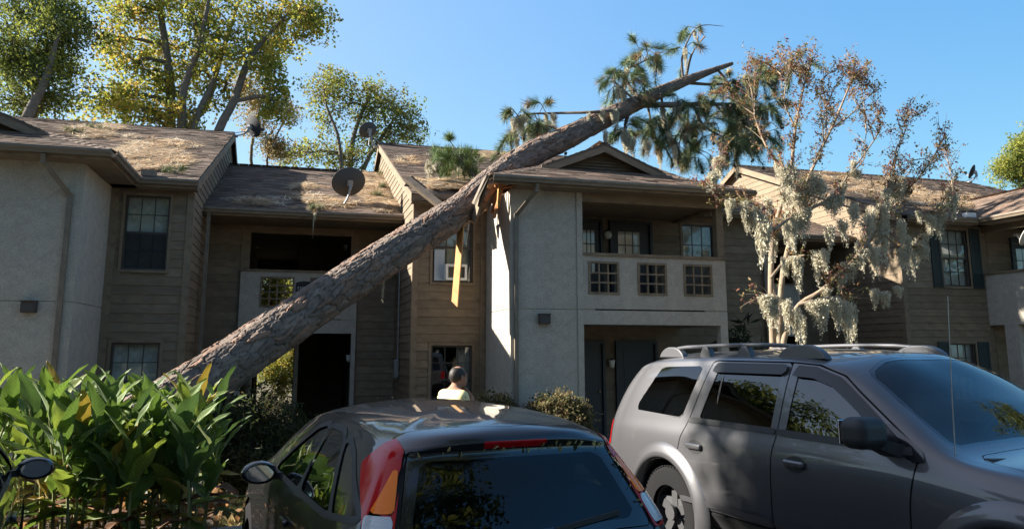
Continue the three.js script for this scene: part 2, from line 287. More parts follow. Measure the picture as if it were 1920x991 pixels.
// bay roof: skirt at the front, small louvred gable above it, ridge running back into the main roof
function bayRoof(parent, x0, x1, ye, seed, o = {}) {
  const zf = 0.45, zb = -4.7, zg = -1.0, run = zf - zg, half = (x1 - x0) / 2, xm = (x0 + x1) / 2, yr = ye + PITCH_R * half, lr = half / COSR, lh = run / COSR, yg = ye + PITCH_R * run;
  const side = o.leftNotch ? [[0, 0.95], [zf - zb - 1.62, 0.95], [zf - zb - 0.95, 0.42], [zf - zb - 0.62, 0], [zf - zb, 0], [zg - zb, lh], [zg - zb + 0.25, lh], [zg - zb + 0.25, lr], [0, lr]] : [[0, 0], [zf - zb, 0], [zg - zb, lh], [zg - zb + 0.25, lh], [zg - zb + 0.25, lr], [0, lr]];
  const plain = [[0, 0], [zf - zb, 0], [zg - zb, lh], [zg - zb + 0.25, lh], [zg - zb + 0.25, lr], [0, lr]];
  roofPlane(parent, V(x0, ye, zb), V(0, 0, 1), V(COSR, SINR, 0), side, seed);
  roofPlane(parent, V(x1, ye, zb), V(0, 0, 1), V(-COSR, SINR, 0), plain, seed + 1);
  roofPlane(parent, V(x0, ye, zf), V(1, 0, 0), V(0, SINR, -COSR), [[0, 0], [x1 - x0, 0], [x1 - x0 - run, lh], [run, lh]], seed + 2);
  ridgeCap(parent, V(xm, yr + 0.01, zg + 0.25), V(xm, yr + 0.01, zb), seed + 3);
  for (const s of [-1, 1]) ridgeCap(parent, V(xm + s * half, ye + 0.012, zf), V(xm + s * (half - run), yg + 0.012, zg), seed + 4 + s);
  // louvred gable
  const gable = mesh('gable_vent', merge([geoOf([xm - half + run, yg - 0.05, zg - 0.03, xm + half - run, yg - 0.05, zg - 0.03, xm, yr - 0.06, zg - 0.03], [0, 1, 2], [0, 0, 1, 0, 0.5, 1])]), M.siding[1], parent);
  for (let y = yg + 0.02; y < yr - 0.14; y += 0.068) { const w = (yr - 0.07 - y - 0.06) / PITCH_R; if (w > 0.06) mesh('louvre', hexa([V(xm - w, y, zg + 0.035), V(xm + w, y, zg + 0.035), V(xm + w, y + 0.01, zg + 0.02), V(xm - w, y + 0.01, zg + 0.02), V(xm - w, y + 0.05, zg - 0.005), V(xm + w, y + 0.05, zg - 0.005), V(xm + w, y + 0.055, zg - 0.02), V(xm - w, y + 0.055, zg - 0.02)]), M.siding[1], gable); }
  for (const s of [-1, 1]) { // rake boards of the small gable
    const a = V(xm + s * (half - run + 0.1), yg - 0.03, zg + 0.24), b = V(xm, yr + 0.012, zg + 0.24), dn = V(0, -0.2, 0), k = V(0, 0, -0.025);
    const q = [a.clone().add(dn), b.clone().add(dn), b.clone().add(dn).add(k), a.clone().add(dn).add(k), a, b, b.clone().add(k), a.clone().add(k)];
    mesh('rake_board', hexa(s < 0 ? q : [q[1], q[0], q[3], q[2], q[5], q[4], q[7], q[6]]), M.trim, parent);
    mesh('gable_soffit', hexa([V(xm + s * (half - run - 0.05), yg - 0.03, zg + 0.215), V(xm, yr - 0.05, zg + 0.215), V(xm, yr - 0.05, zg), V(xm + s * (half - run - 0.05), yg - 0.03, zg), V(xm + s * (half - run - 0.05), yg - 0.015, zg + 0.215), V(xm, yr - 0.035, zg + 0.215), V(xm, yr - 0.035, zg), V(xm + s * (half - run - 0.05), yg - 0.015, zg)]), M.soffit, parent);
  }
  // eaves
  const xb0 = x0 + 0.46, xb1 = x1 - 0.45;
  mesh('fascia', merge([box(x0 + 0.02, x1 - 0.02, ye - 0.17, ye - 0.03, zf - 0.03, zf - 0.005), box(x1 - 0.03, x1 - 0.005, ye - 0.17, ye - 0.03, -1.6, zf - 0.03), ...(o.leftNotch ? [] : [box(x0 + 0.005, x0 + 0.03, ye - 0.17, ye - 0.03, -1.6, zf - 0.03)])]), M.trim, parent);
  mesh('soffit', merge([box(x0 + (o.leftNotch ? 0.5 : 0.03), x1 - 0.03, ye - 0.165, ye - 0.15, 0.01, zf - 0.03), box(xb1, x1 - 0.03, ye - 0.165, ye - 0.15, -1.6, 0.005), ...(o.leftNotch ? [] : [box(x0 + 0.03, xb0, ye - 0.165, ye - 0.15, -1.6, 0.005)])]), M.soffit, parent);
  gutter(parent, V(x0 - 0.02, ye - 0.125, zf), V(x1 + 0.02, ye - 0.125, zf), V(0, 0, 1));
  gutter(parent, V(x1, ye - 0.125, -1.5), V(x1, ye - 0.125, zf), V(1, 0, 0));
  if (!o.leftNotch) gutter(parent, V(x0, ye - 0.125, -1.5), V(x0, ye - 0.125, zf), V(-1, 0, 0));
}
// main roof of one block with gable ends
function mainRoof(parent, x0, x1, ye, ze, seed, o = {}) {
  const run = 9.1 + ze, L = run / COSR, yr = ye + PITCH_R * run, zr = -9.1, W = x1 - x0;
  roofPlane(parent, V(x0, ye, ze), V(1, 0, 0), V(0, SINR, -COSR), o.poly ?? rect(0, W, 0, L), seed, o.sag);
  roofPlane(parent, V(x1, ye, 2 * zr - ze), V(-1, 0, 0), V(0, SINR, COSR), rect(0, W, 0, L), seed + 1);
  ridgeCap(parent, V(x0, yr + 0.012, zr), V(x1, yr + 0.012, zr), seed + 2);
  if (!o.noRake) for (const x of [x0, x1]) for (const s of [1, -1]) {
    const a = V(x, ye - 0.02, zr + s * run), b = V(x, yr - 0.02, zr), dn = V(0, -0.19, 0), w = x === x0 ? V(-0.02, 0, 0) : V(0.02, 0, 0);
    const q = [a.clone().add(dn), a.clone().add(dn).add(w), b.clone().add(dn).add(w), b.clone().add(dn), a, a.clone().add(w), b.clone().add(w), b];
    mesh('rake_board', hexa(q), M.trim, parent);
  }
  return { yr, zr };
}
const underRoof = (ye, ze, z) => ye - 0.06 + PITCH_R * (9.1 + ze - Math.abs(z + 9.1));
function gableWall(parent, x, side, ye, seed, y0, bare) { // long side wall with its gable, z from -2 to -16.2
  const f = side < 0 ? leftFace(x, -16.2) : rightFace(x, -2), L = 14.2, zOf = a => side < 0 ? -16.2 + a : -2 - a, top = a => underRoof(ye, -1.6, zOf(a));
  const pts = [[0, -0.25], [L, -0.25], [L, top(L)], [7.1, top(7.1)], [0, top(0)]];
  const w = mesh('siding_wall', sheet(f, pts, null, 0.14), M.siding[1], parent);
  if (!bare) boards(w, f, L, y0, top(7.1) - 0.05, null, y => { const k = Math.max(0, (y - top(0)) / PITCH_R); return L - 2 * k > 0 ? [k, L - k] : null; }, seed);
}
function cornerTrim(parent, x, z, y0, y1, s) { mesh('corner_board', merge([box(s < 0 ? x - 0.034 : x - 0.09, s < 0 ? x + 0.09 : x + 0.034, y0, y1, z, z + 0.036), box(s < 0 ? x - 0.036 : x, s < 0 ? x : x + 0.036, y0, y1, z - 0.1, z - 0.001)]), M.trim, parent); }
function grille(parent, f, a0, a1, y0, y1, n = 3, m = 3) {
  const c = 0.045, g = mesh('grille', merge([brick8(f, a0, a0 + c, y0, y1, -0.06, 0.02), brick8(f, a1 - c, a1, y0, y1, -0.06, 0.02), brick8(f, a0 + c, a1 - c, y0, y0 + c, -0.06, 0.02), brick8(f, a0 + c, a1 - c, y1 - c, y1, -0.06, 0.02)]), M.trim, parent);
  for (let i = 1; i < n; i++) { const a = lerp(a0 + c, a1 - c, i / n); mesh('bar', brick8(f, a - 0.016, a + 0.016, y0 + c, y1 - c, -0.045, 0.003), M.trim, g); }
  for (let i = 1; i < m; i++) { const y = lerp(y0 + c, y1 - c, i / m); mesh('bar', brick8(f, a0 + c, a1 - c, y - 0.016, y + 0.016, -0.042, 0.006), M.trim, g); }
  return g;
}
function eaveFront(parent, x0, x1, ye, ze, zWall, o = {}) {
  mesh('fascia', box(x0, x1, ye - 0.18, ye - 0.03, ze - 0.03, ze - 0.005), M.trim, parent);
  mesh('soffit', box(x0, x1, ye - 0.175, ye - 0.16, zWall + 0.04, ze - 0.03), M.soffit, parent);
  if (!o.noGutter) gutter(parent, V(x0, ye - 0.13, ze), V(x1, ye - 0.13, ze), V(0, 0, 1));
}
function paneledDoor(parent, f, a0, a1, y0, y1, glass) {
  const d = mesh('door', merge([brick8(f, a0, a1, y0, y1, -0.07, -0.03), brick8(f, a0 - 0.06, a0, y0, y1 + 0.06, -0.08, 0.03), brick8(f, a1, a1 + 0.06, y0, y1 + 0.06, -0.08, 0.03), brick8(f, a0, a1, y1, y1 + 0.06, -0.08, 0.03)]), M.darkDoor, parent);
  if (glass) { const [g0, g1, h0, h1] = glass; for (let i = 0; i < 3; i++) for (let j = 0; j < 3; j++) { const w = (g1 - g0) / 3, h = (h1 - h0) / 3; const p = mesh('pane', brick8(f, g0 + i * w + 0.012, g0 + (i + 1) * w - 0.012, h0 + j * h + 0.012, h0 + (j + 1) * h - 0.012, -0.029, -0.025), M.doorGlass, d); } }
  else for (const [h0, h1] of [[0.12, 0.42], [0.5, 0.93]]) mesh('panel', brick8(f, lerp(a0, a1, 0.16), lerp(a0, a1, 0.84), lerp(y0, y1, h0), lerp(y0, y1, h1), -0.029, -0.02), M.darkDoor, d);
  mesh('knob', new THREE.SphereGeometry(0.03, 12, 8).translate(...f.pt(a1 - 0.08, y0 + 0.95, 0.0).toArray()), M.brass, d);
  return d;
}
M.brass = std(rgb(0.5, 0.36, 0.16), 0.35, { metalness: 0.9 });
M.doorGlass = phy(rgb(0.42, 0.40, 0.34), 0.12, { clearcoat: 1, clearcoatRoughness: 0.03 });

// ---------------------------------------------------------------- the blocks
{ // block at the west end: stucco bay, siding strip with two windows
  const b = thing('apartment_building', 'apartment block with shaded stucco bay and pine straw patch along its roof', 'building');
  const front = frontFace(-8.21, 0);
  stuccoWall(b, front, 0, 4.67, -0.25, 4.9);
  stuccoWall(b, rightFace(-3.54, -0.15), 0, 1.85, -0.25, 4.9);
  stuccoWall(b, leftFace(-8.21, -2), 0, 1.85, -0.25, 4.9);
  const sf = frontFace(-3.54, -2);
  sidingWall(b, sf, rect(0, 1.47, -0.25, 4.9), -0.2, 4.88, [[0.27, 1.07, 3.30, 4.76], [0.22, 1.07, 0.45, 1.91]], 11);
  windowUnit(b, sf, 0.27, 1.07, 3.30, 4.76, { blind: M.blind });
  windowUnit(b, sf, 0.22, 1.07, 0.45, 1.91, { blind: M.blind, screen: false });
  mesh('corner_board', box(-3.538, -3.40, -0.25, 4.88, -1.999, -1.955), M.trim, b);
  cornerTrim(b, -2.07, -2, -0.25, 4.86, 1);
  sidingWall(b, frontFace(-10.6, -2), rect(0, 2.25, -0.25, 4.9), -0.2, 4.88, [], 12);
  gableWall(b, -2.07, 1, E5, 13, -0.2); gableWall(b, -10.6, -1, E5, 14, -0.2, true);
  mesh('back_wall', box(-10.6, -2.07, -0.25, 4.9, -16.34, -16.2), M.siding[1], b);
  mainRoof(b, -10.75, -1.95, E5, -1.6, 100);
  bayRoof(b, -8.67, -3.07, E5, 110);
  eaveFront(b, -3.07, -1.96, E5, -1.6, -2);
  eaveFront(b, -10.7, -8.68, E5, -1.6, -2);
  downspout(b, [V(-4.06, 4.92, 0.48), V(-4.06, 4.80, 0.44), V(-3.72, 4.32, 0.05), V(-3.72, -0.1, 0.05)]);
  mesh('diverter', box(-2.98, -2.72, 5.08, 5.21, -1.78, -1.6), M.gutter, b);
  rebase(b, V(-6.3, -0.25, -8));
}
function breezeway(x0, x1, seed, label, full) {
  const b = thing('stair_hall', label, 'building'), z = -5;
  const sx0 = x0 + 0.79, sx1 = x1 - 0.95, f = frontFace(0, z), ff = frontFace(0, z + 0.1);
  for (const [p, q, s] of [[x0, sx0, seed], [sx1, x1, seed + 1]]) sidingWall(b, frontFace(p, z), rect(0, q - p, -0.25, 4.85), -0.2, 4.84, [], s);
  mesh('siding_wall', sheet(f, rect(sx0, sx1, 4.7, 5.1), null, 0.14), M.siding[1], b);
  // stucco frame of the two openings
  const holes = full ? [[sx0 + 0.48, sx0 + 1.2, 2.80, 3.47], [sx0 + 1.62, sx0 + 2.34, 2.80, 3.47]] : [];
  mesh('stucco_wall', merge([sheet(ff, rect(sx0, sx1, 2.17, 2.49), null, 0.2), sheet(ff, rect(sx0, sx1, 2.505, 3.62), holes, 0.2), sheet(ff, rect(sx0, sx1, 2.49, 2.505), null, 0.17, -0.02), brick8(ff, sx0, sx0 + 0.12, -0.25, 2.169, -0.2, 0), brick8(ff, sx1 - 0.1, sx1, -0.25, 2.169, -0.2, 0)]), M.stucco, b);
  mesh('drain_slot', brick8(ff, sx0 + 0.9, sx1 - 0.35, 2.492, 2.512, -0.05, 0.004), M.black, b);
  mesh('parapet_cap', brick8(ff, sx0 - 0.03, sx1 + 0.03, 3.62, 3.665, -0.24, 0.04), M.trim, b);
  mesh('opening_trim', merge([brick8(f, sx0 - 0.02, sx0 + 0.18, 3.67, 4.72, -0.12, 0.03), brick8(f, sx1 - 0.17, sx1 + 0.02, 3.67, 4.72, -0.12, 0.03), brick8(f, sx0 + 0.18, sx1 - 0.17, 4.55, 4.72, -0.12, 0.03)]), M.trim, b);
  for (const h of holes) grille(b, ff, h[0] - 0.03, h[1] + 0.03, h[2] - 0.03, h[3] + 0.03, 4, 4);
  // inside: landing, stair enclosure, side walls, back wall with its openings
  mesh('landing', merge([box(x0 + 0.15, x1 - 0.15, 2.38, 2.54, -13.05, -5.12), box(x0, x1, -0.25, -0.08, -13.3, -4.9)]), M.concrete, b);
  mesh('inner_wall', merge([box(sx0 - 0.15, sx0 - 0.01, -0.08, 4.8, -13.1, -5.15), box(sx1 + 0.01, sx1 + 0.15, -0.08, 4.8, -13.1, -5.15), box(sx0 + 1.3, sx1, -0.08, 2.37, -13.1, -9.6), box(sx0 + 1.3, sx1, 2.55, 4.8, -13.1, -9.2), box(sx0 + 1.3, sx0 + 1.4, -0.08, 2.37, -9.6, -5.4)]), M.siding[1], b);
  mesh('back_wall', sheet(frontFace(0, -13.2), rect(x0, x1, -0.25, 4.85), [[sx0 + 0.06, sx0 + 1.28, -0.06, 2.3], [sx0 + 0.06, sx0 + 1.28, 2.62, 4.22]], 0.14), M.siding[1], b);
  mesh('hall_ceiling', box(x0, x1, 4.8, 4.86, -13.2, -5.1), M.soffit, b);
  const ye = 4.9, ze = -3.65;
  mainRoof(b, x0 + 0.03, x1 - 0.03, ye, ze, seed + 5, { noRake: true });
  eaveFront(b, x0 + 0.03, x1 - 0.03, ye, ze, z);
  return b;
}
const hall = breezeway(-2.07, 2.38, 200, 'recessed stair hall with low roof between the two stucco bays', true);
downspout(hall, [V(-1.93, 4.78, -3.62), V(-1.93, 4.66, -3.66), V(-1.93, -0.1, -3.66)]);
rebase(hall, V(0, -0.25, -9));
const hallB = breezeway(10.97, 14.95, 230, 'dark recessed stair hall behind the moss draped shrub tree', false);
rebase(hallB, V(13, -0.25, -9));

const hit = thing('apartment_building', 'apartment block with balcony porch, its roof broken by the fallen pine', 'building');
{
  const b = hit, sf = frontFace(2.38, -2);
  gableWall(b, 2.38, -1, E5, 31, -0.2); gableWall(b, 10.97, 1, E5, 32, -0.2, true);
  sidingWall(b, sf, rect(0, 1.58, -0.25, 4.9), -0.2, 4.88, [[0.40, 1.28, 3.20, 4.72], [0.40, 1.28, 0.45, 1.87]], 33);
  windowUnit(b, sf, 0.40, 1.28, 3.20, 4.72, { screen: false, cols: 3, blind: M.curtain });
  const low = windowUnit(b, sf, 0.40, 1.28, 0.45, 1.87, { screen: false, blind: null });
  mesh('curtain', brick8(sf, 0.98, 1.28, 0.45, 1.87, -0.2, -0.19), M.curtain, low);
  cornerTrim(b, 2.38, -2, -0.25, 4.86, -1);
  mesh('corner_board', box(3.83, 3.957, -0.25, 4.88, -1.999, -1.955), M.trim, b);
  // bay: pier, column, porch
  stuccoWall(b, frontFace(3.96, 0), 0, 1.36, -0.25, 4.9);
  stuccoWall(b, leftFace(3.96, -2), 0, 1.85, -0.25, 4.88);
  stuccoWall(b, frontFace(5.3205, 0.03), 0, 0.12, -0.25, 4.9, 2.555, 0.2);
  stuccoWall(b, rightFace(5.44, -0.17), 0, 1.83, -0.25, 4.9, 2.555, 0.1);
  const pf = frontFace(0, 0);
  const gr = [[5.56, 6.22], [6.62, 7.27], [7.65, 8.31]];
  mesh('balcony_parapet', merge([sheet(pf, rect(5.4425, 8.63, 2.575, 3.63), gr.map(g => [g[0] + 0.03, g[1] - 0.03, 2.89, 3.49]), 0.16), sheet(pf, rect(5.4425, 8.63, 2.27, 2.545), null, 0.16), sheet(pf, [[5.4425, 2.545], [5.70, 2.545], [5.70, 2.575], [5.4425, 2.575]], null, 0.12, -0.02), sheet(pf, [[8.13, 2.545], [8.63, 2.545], [8.63, 2.575], [8.13, 2.575]], null, 0.12, -0.02), brick8(rightFace(8.63, 0), 0.16, 1.99, 2.27, 3.63, -0.14, 0)]), M.stucco, b);
  mesh('drain_slot', box(5.70, 8.13, 2.545, 2.575, -0.15, -0.06), M.black, b);
  mesh('parapet_cap', merge([box(5.4425, 8.66, 3.63, 3.685, -0.2, 0.04), box(8.46, 8.66, 3.63, 3.685, -1.98, -0.2)]), M.trim, b);
  for (const g of gr) grille(b, pf, g[0], g[1], 2.86, 3.52);
  mesh('column', box(8.46, 8.63, -0.25, 2.269, -0.17, 0), M.stucco, b);
  mesh('post', box(8.47, 8.63, 3.685, 4.72, -0.17, -0.01), M.trim, b);
  mesh('header_beam', merge([box(5.4425, 8.63, 4.72, 4.9, -0.15, -0.012), box(8.48, 8.62, 4.72, 4.9, -1.98, -0.15)]), M.trim, b);
  mesh('porch_floor', box(5.45, 8.49, 2.3, 2.53, -1.98, -0.165), M.concrete, b); mesh('porch_slab', box(3.96, 8.7, -0.25, -0.08, -1.98, 0.25), M.concrete, b);
  mesh('porch_ceiling', box(5.45, 8.6, 4.78, 4.82, -1.98, -0.16), M.soffit, b);
  const bf = frontFace(0, -2);
  const win = [[8.72, 9.56, 3.30, 4.72]];
  const wallBack = mesh('siding_wall', sheet(bf, rect(5.3, 10.97, -0.25, 4.9), win, 0.14), M.siding[1], b);
  boards(wallBack, face(V(5.45, 0, -2), X1, Z1), 5.52, -0.2, 4.76, [...win, [6.85, 7.93, 2.55, 4.78], [6.1, 6.68, 2.55, 4.78], [6.95, 7.95, -0.2, 2.0], [6.1, 6.68, -0.2, 2.0]].map(h => [h[0] - 5.45, h[1] - 5.45, h[2], h[3]]), null, 34);
  windowUnit(b, bf, ...win[0], { single: true, cols: 3, rows: 3, blind: M.curtain });
  const df = frontFace(0, -1.93);
  paneledDoor(b, df, 6.92, 7.86, 2.55, 4.66, [7.06, 7.62, 3.5, 4.48]);
  paneledDoor(b, df, 6.14, 6.62, 2.55, 4.66, [6.2, 6.5, 3.5, 4.48]);
  paneledDoor(b, df, 7.0, 7.9, -0.08, 1.92); paneledDoor(b, df, 6.14, 6.62, -0.08, 1.92);
  cornerTrim(b, 10.97, -2, -0.25, 4.86, 1);
  mesh('back_wall', box(2.38, 10.97, -0.25, 4.9, -16.34, -16.2), M.siding[1], b);
  // roof, sagging where the trunk came down
  const sag = (a, v) => 0.16 * Math.exp(-((a - 1.0) ** 2) / 0.5) * Math.max(0, 1 - v / 2.2);
  const L = 7.5 / COSR, W = 8.84;
  mainRoof(b, 2.26, 11.1, E5, -1.6, 130, { poly: [[0, 0.02], [0.42, 0.08], [0.95, 0.16], [1.24, 0], [W, 0], [W, L], [0, L]], sag });
  bayRoof(b, 3.5, 9.08, E5, 140, { leftNotch: true });
  eaveFront(b, 9.09, 11.05, E5, -1.6, -2);
  mesh('fascia', hexa([V(2.26, 4.87, -1.605), V(3.3, 4.93, -1.605), V(3.3, 4.93, -1.635), V(2.26, 4.87, -1.635), V(2.26, 5.01, -1.605), V(3.3, 5.07, -1.605), V(3.3, 5.07, -1.635), V(2.26, 5.01, -1.635)]), M.trim, b);
  mesh('soffit', box(2.27, 3.05, 4.86, 4.873, -1.96, -1.64), M.soffit, b);
  downspout(b, [V(4.36, 4.92, 0.48), V(4.36, 4.80, 0.44), V(4.06, 4.36, 0.05), V(4.06, -0.1, 0.05)]);
  downspout(b, [V(10.86, -0.1, -1.9), V(10.86, 4.87, -1.9)]);
  // broken eave of the bay: fascia and gutter bent down at the corner, torn rafters behind
  mesh('torn_fascia', hexa([V(3.26, 4.20, -0.12), V(3.29, 4.20, -0.10), V(3.27, 4.32, -0.42), V(3.24, 4.32, -0.44), V(3.42, 5.05, 0.46), V(3.45, 5.05, 0.48), V(3.46, 5.05, 0.05), V(3.43, 5.05, 0.03)]), M.trim, b);
  mesh('torn_gutter', hexa([V(3.19, 4.52, 0.12), V(3.23, 4.50, 0.16), V(3.24, 4.56, -0.06), V(3.20, 4.58, -0.08), V(3.36, 5.02, 0.47), V(3.41, 5.02, 0.50), V(3.42, 5.03, 0.16), V(3.37, 5.03, 0.13)]), M.gutter, b);
  const r = rngOf(77);
  for (let i = 0; i < 9; i++) { const z = -0.05 - i * 0.17, x = 3.62 + r() * 0.3, y = 4.98 + r() * 0.12, k = V((r() - 0.7) * 0.35, -0.25 - r() * 0.45, (r() - 0.5) * 0.3); mesh('splintered_rafter', merge([bar(V(x + 0.5, y + 0.14, z), V(x, y, z), 0.045, 0.1), bar(V(x, y, z), V(x, y, z).add(k), 0.02 + r() * 0.03, 0.03 + r() * 0.05)]), i % 3 ? M.splinter : M.rawWood, b); }
  rebase(b, V(6.7, -0.25, -8));
}
{ // block at the east end with shuttered windows
  const b = thing('apartment_building', 'apartment block with dark shuttered windows and bare balcony parapet', 'building');
  const x0 = 14.95, ye = 5.18, sf = frontFace(x0, -2);
  gableWall(b, x0, -1, ye, 41, -0.2); gableWall(b, 24.9, 1, ye, 42, -0.2, true);
  const w1 = [1.30, 2.16, 3.42, 4.92], w2 = [1.30, 2.10, 0.5, 1.95];
  sidingWall(b, sf, rect(0, 2.65, -0.25, 5.03), -0.2, 5.0, [w1, w2], 43);
  windowUnit(b, sf, ...w1, { blind: M.blind, screen: false, shutters: [[0.94, 1.24], [2.22, 2.56]] });
  windowUnit(b, sf, ...w2, { blind: M.blind, screen: false, shutters: [[0.90, 1.24], [2.16, 2.52]] });
  for (const w of [w1, w2]) for (let y = w[2] + 0.03; y < w[3] - 0.02; y += 0.05) mesh('blind_slat', hexa([sf.pt(w[0] + 0.04, y, -0.105), sf.pt(w[1] - 0.04, y, -0.105), sf.pt(w[1] - 0.04, y, -0.14), sf.pt(w[0] + 0.04, y, -0.14), sf.pt(w[0] + 0.04, y + 0.012, -0.105), sf.pt(w[1] - 0.04, y + 0.012, -0.105), sf.pt(w[1] - 0.04, y + 0.012, -0.14), sf.pt(w[0] + 0.04, y + 0.012, -0.14)]), M.white, b);
  cornerTrim(b, x0, -2, -0.25, 5.0, -1);
  const lf = leftFace(17.6, -2);
  mesh('balcony_parapet', merge([brick8(lf, 0.0, 2, 2.42, 3.74, -0.15, 0), box(17.75, 22.3, 2.42, 3.74, -0.15, 0)]), M.stucco, b);
  mesh('parapet_cap', box(17.56, 17.8, 3.74, 3.79, -1.98, 0.04), M.trim, b);
  mesh('column', box(17.6, 17.76, -0.25, 2.418, -1.55, -1.15), M.stucco, b);
  mesh('post', box(17.6, 17.76, 3.79, 4.86, -0.16, 0), M.trim, b);
  mesh('header_beam', merge([box(17.6, 17.75, 4.86, 5.03, -1.98, 0), box(17.75, 22.3, 4.86, 5.03, -0.15, 0)]), M.trim, b);
  mesh('porch_floor', box(17.755, 22.3, 2.43, 2.6, -1.98, -0.155), M.concrete, b); mesh('porch_slab', box(17.5, 22.5, -0.25, -0.08, -1.98, 0.2), M.concrete, b);
  const wb = mesh('siding_wall', box(17.6, 24.9, -0.25, 5.03, -2.14, -2), M.siding[1], b);
  boards(wb, frontFace(17.76, -2), 4.5, -0.2, 5.0, [], null, 45);
  paneledDoor(b, frontFace(0, -1.95), 18.6, 19.5, 2.6, 4.72, [18.72, 19.38, 3.5, 4.5]);
  paneledDoor(b, frontFace(0, -1.95), 18.6, 19.5, -0.08, 2.0);
  mesh('back_wall', box(x0, 24.9, -0.25, 5.03, -16.34, -16.2), M.siding[1], b);
  mainRoof(b, 14.72, 25.05, ye, -1.6, 160);
  bayRoof(b, 17.14, 22.75, ye, 170);
  eaveFront(b, 14.9, 17.14, ye, -1.6, -2);
  mesh('diverter', box(16.8, 17.1, ye + 0.03, ye + 0.15, -1.75, -1.6), M.white, b);
  rebase(b, V(19.5, -0.25, -8));
}
// ---------------------------------------------------------------- ground
const groundY = (x, z) => -0.2 + 0.17 * smooth(2.6, 6.0, z) ;
function field(x0, x1, z0, z1, nx, nz, yOf, s = 1) {
  const pos = [], uv = [], idx = [];
  for (let j = 0; j <= nz; j++) for (let i = 0; i <= nx; i++) { const x = lerp(x0, x1, i / nx), z = lerp(z0, z1, j / nz); pos.push(x, yOf(x, z), z); uv.push(x * s, z * s); }
  for (let j = 0; j < nz; j++) for (let i = 0; i < nx; i++) { const a = j * (nx + 1) + i, b = a + nx + 1; idx.push(a, b, a + 1, b, b + 1, a + 1); }
  return geoOf(pos, idx, uv);
}
M.lawn = std(rgb(0.13, 0.115, 0.06), 1, { map: repeat(texSoil, 0.5, 0.5), bumpMap: texGrain, bumpScale: 0.02 });
M.asphalt = std(rgb(0.06, 0.06, 0.062), 0.9, { map: repeat(texAsphalt, 0.4, 0.4), bumpMap: repeat(texGrain, 2, 2), bumpScale: 0.006 });
M.mulch = std(rgb(0.07, 0.045, 0.028), 1, { map: texSoil, bumpMap: texGrain, bumpScale: 0.03 });
structure('ground', field(-220, 220, -240, 200, 110, 110, (x, z) => z > 5.9 ? -0.035 : Math.min(groundY(x, z), -0.05) - 0.004), M.lawn);
structure('lawn', field(-30, 40, -2.0, 6.15, 140, 40, (x, z) => groundY(x, z) + 0.02 * Math.sin(x * 1.7) * Math.sin(z * 2.1)), M.lawn);
structure('parking_lot', field(-60, 70, 6.3, 40, 20, 10, () => 0.0), M.asphalt);
structure('kerb', box(-60, 70, -0.2, 0.12, 6.14, 6.3), M.concrete);
structure('footpath', merge([0, 1, 2, 3, 4, 5, 6, 7, 8, 9, 10, 11, 12, 13, 14, 15, 16, 17, 18, 19].map(i => box(-12 + i * 1.5 + 0.006, -10.5 + i * 1.5 - 0.006, -0.25, -0.135, 1.5, 2.5))), M.concrete);
{ // island bed that the cannas grow in
  const s = new THREE.Shape([[-7.2, 4.4], [-0.75, 4.4], [-0.62, 7.2], [-0.95, 7.6], [-1.6, 7.75], [-7.2, 7.75]].map(p => new THREE.Vector2(...p)));
  structure('planting_bed', new THREE.ExtrudeGeometry(s, { depth: 0.15, bevelEnabled: false }).rotateX(Math.PI / 2).translate(0, 0.075, 0), M.mulch);
}
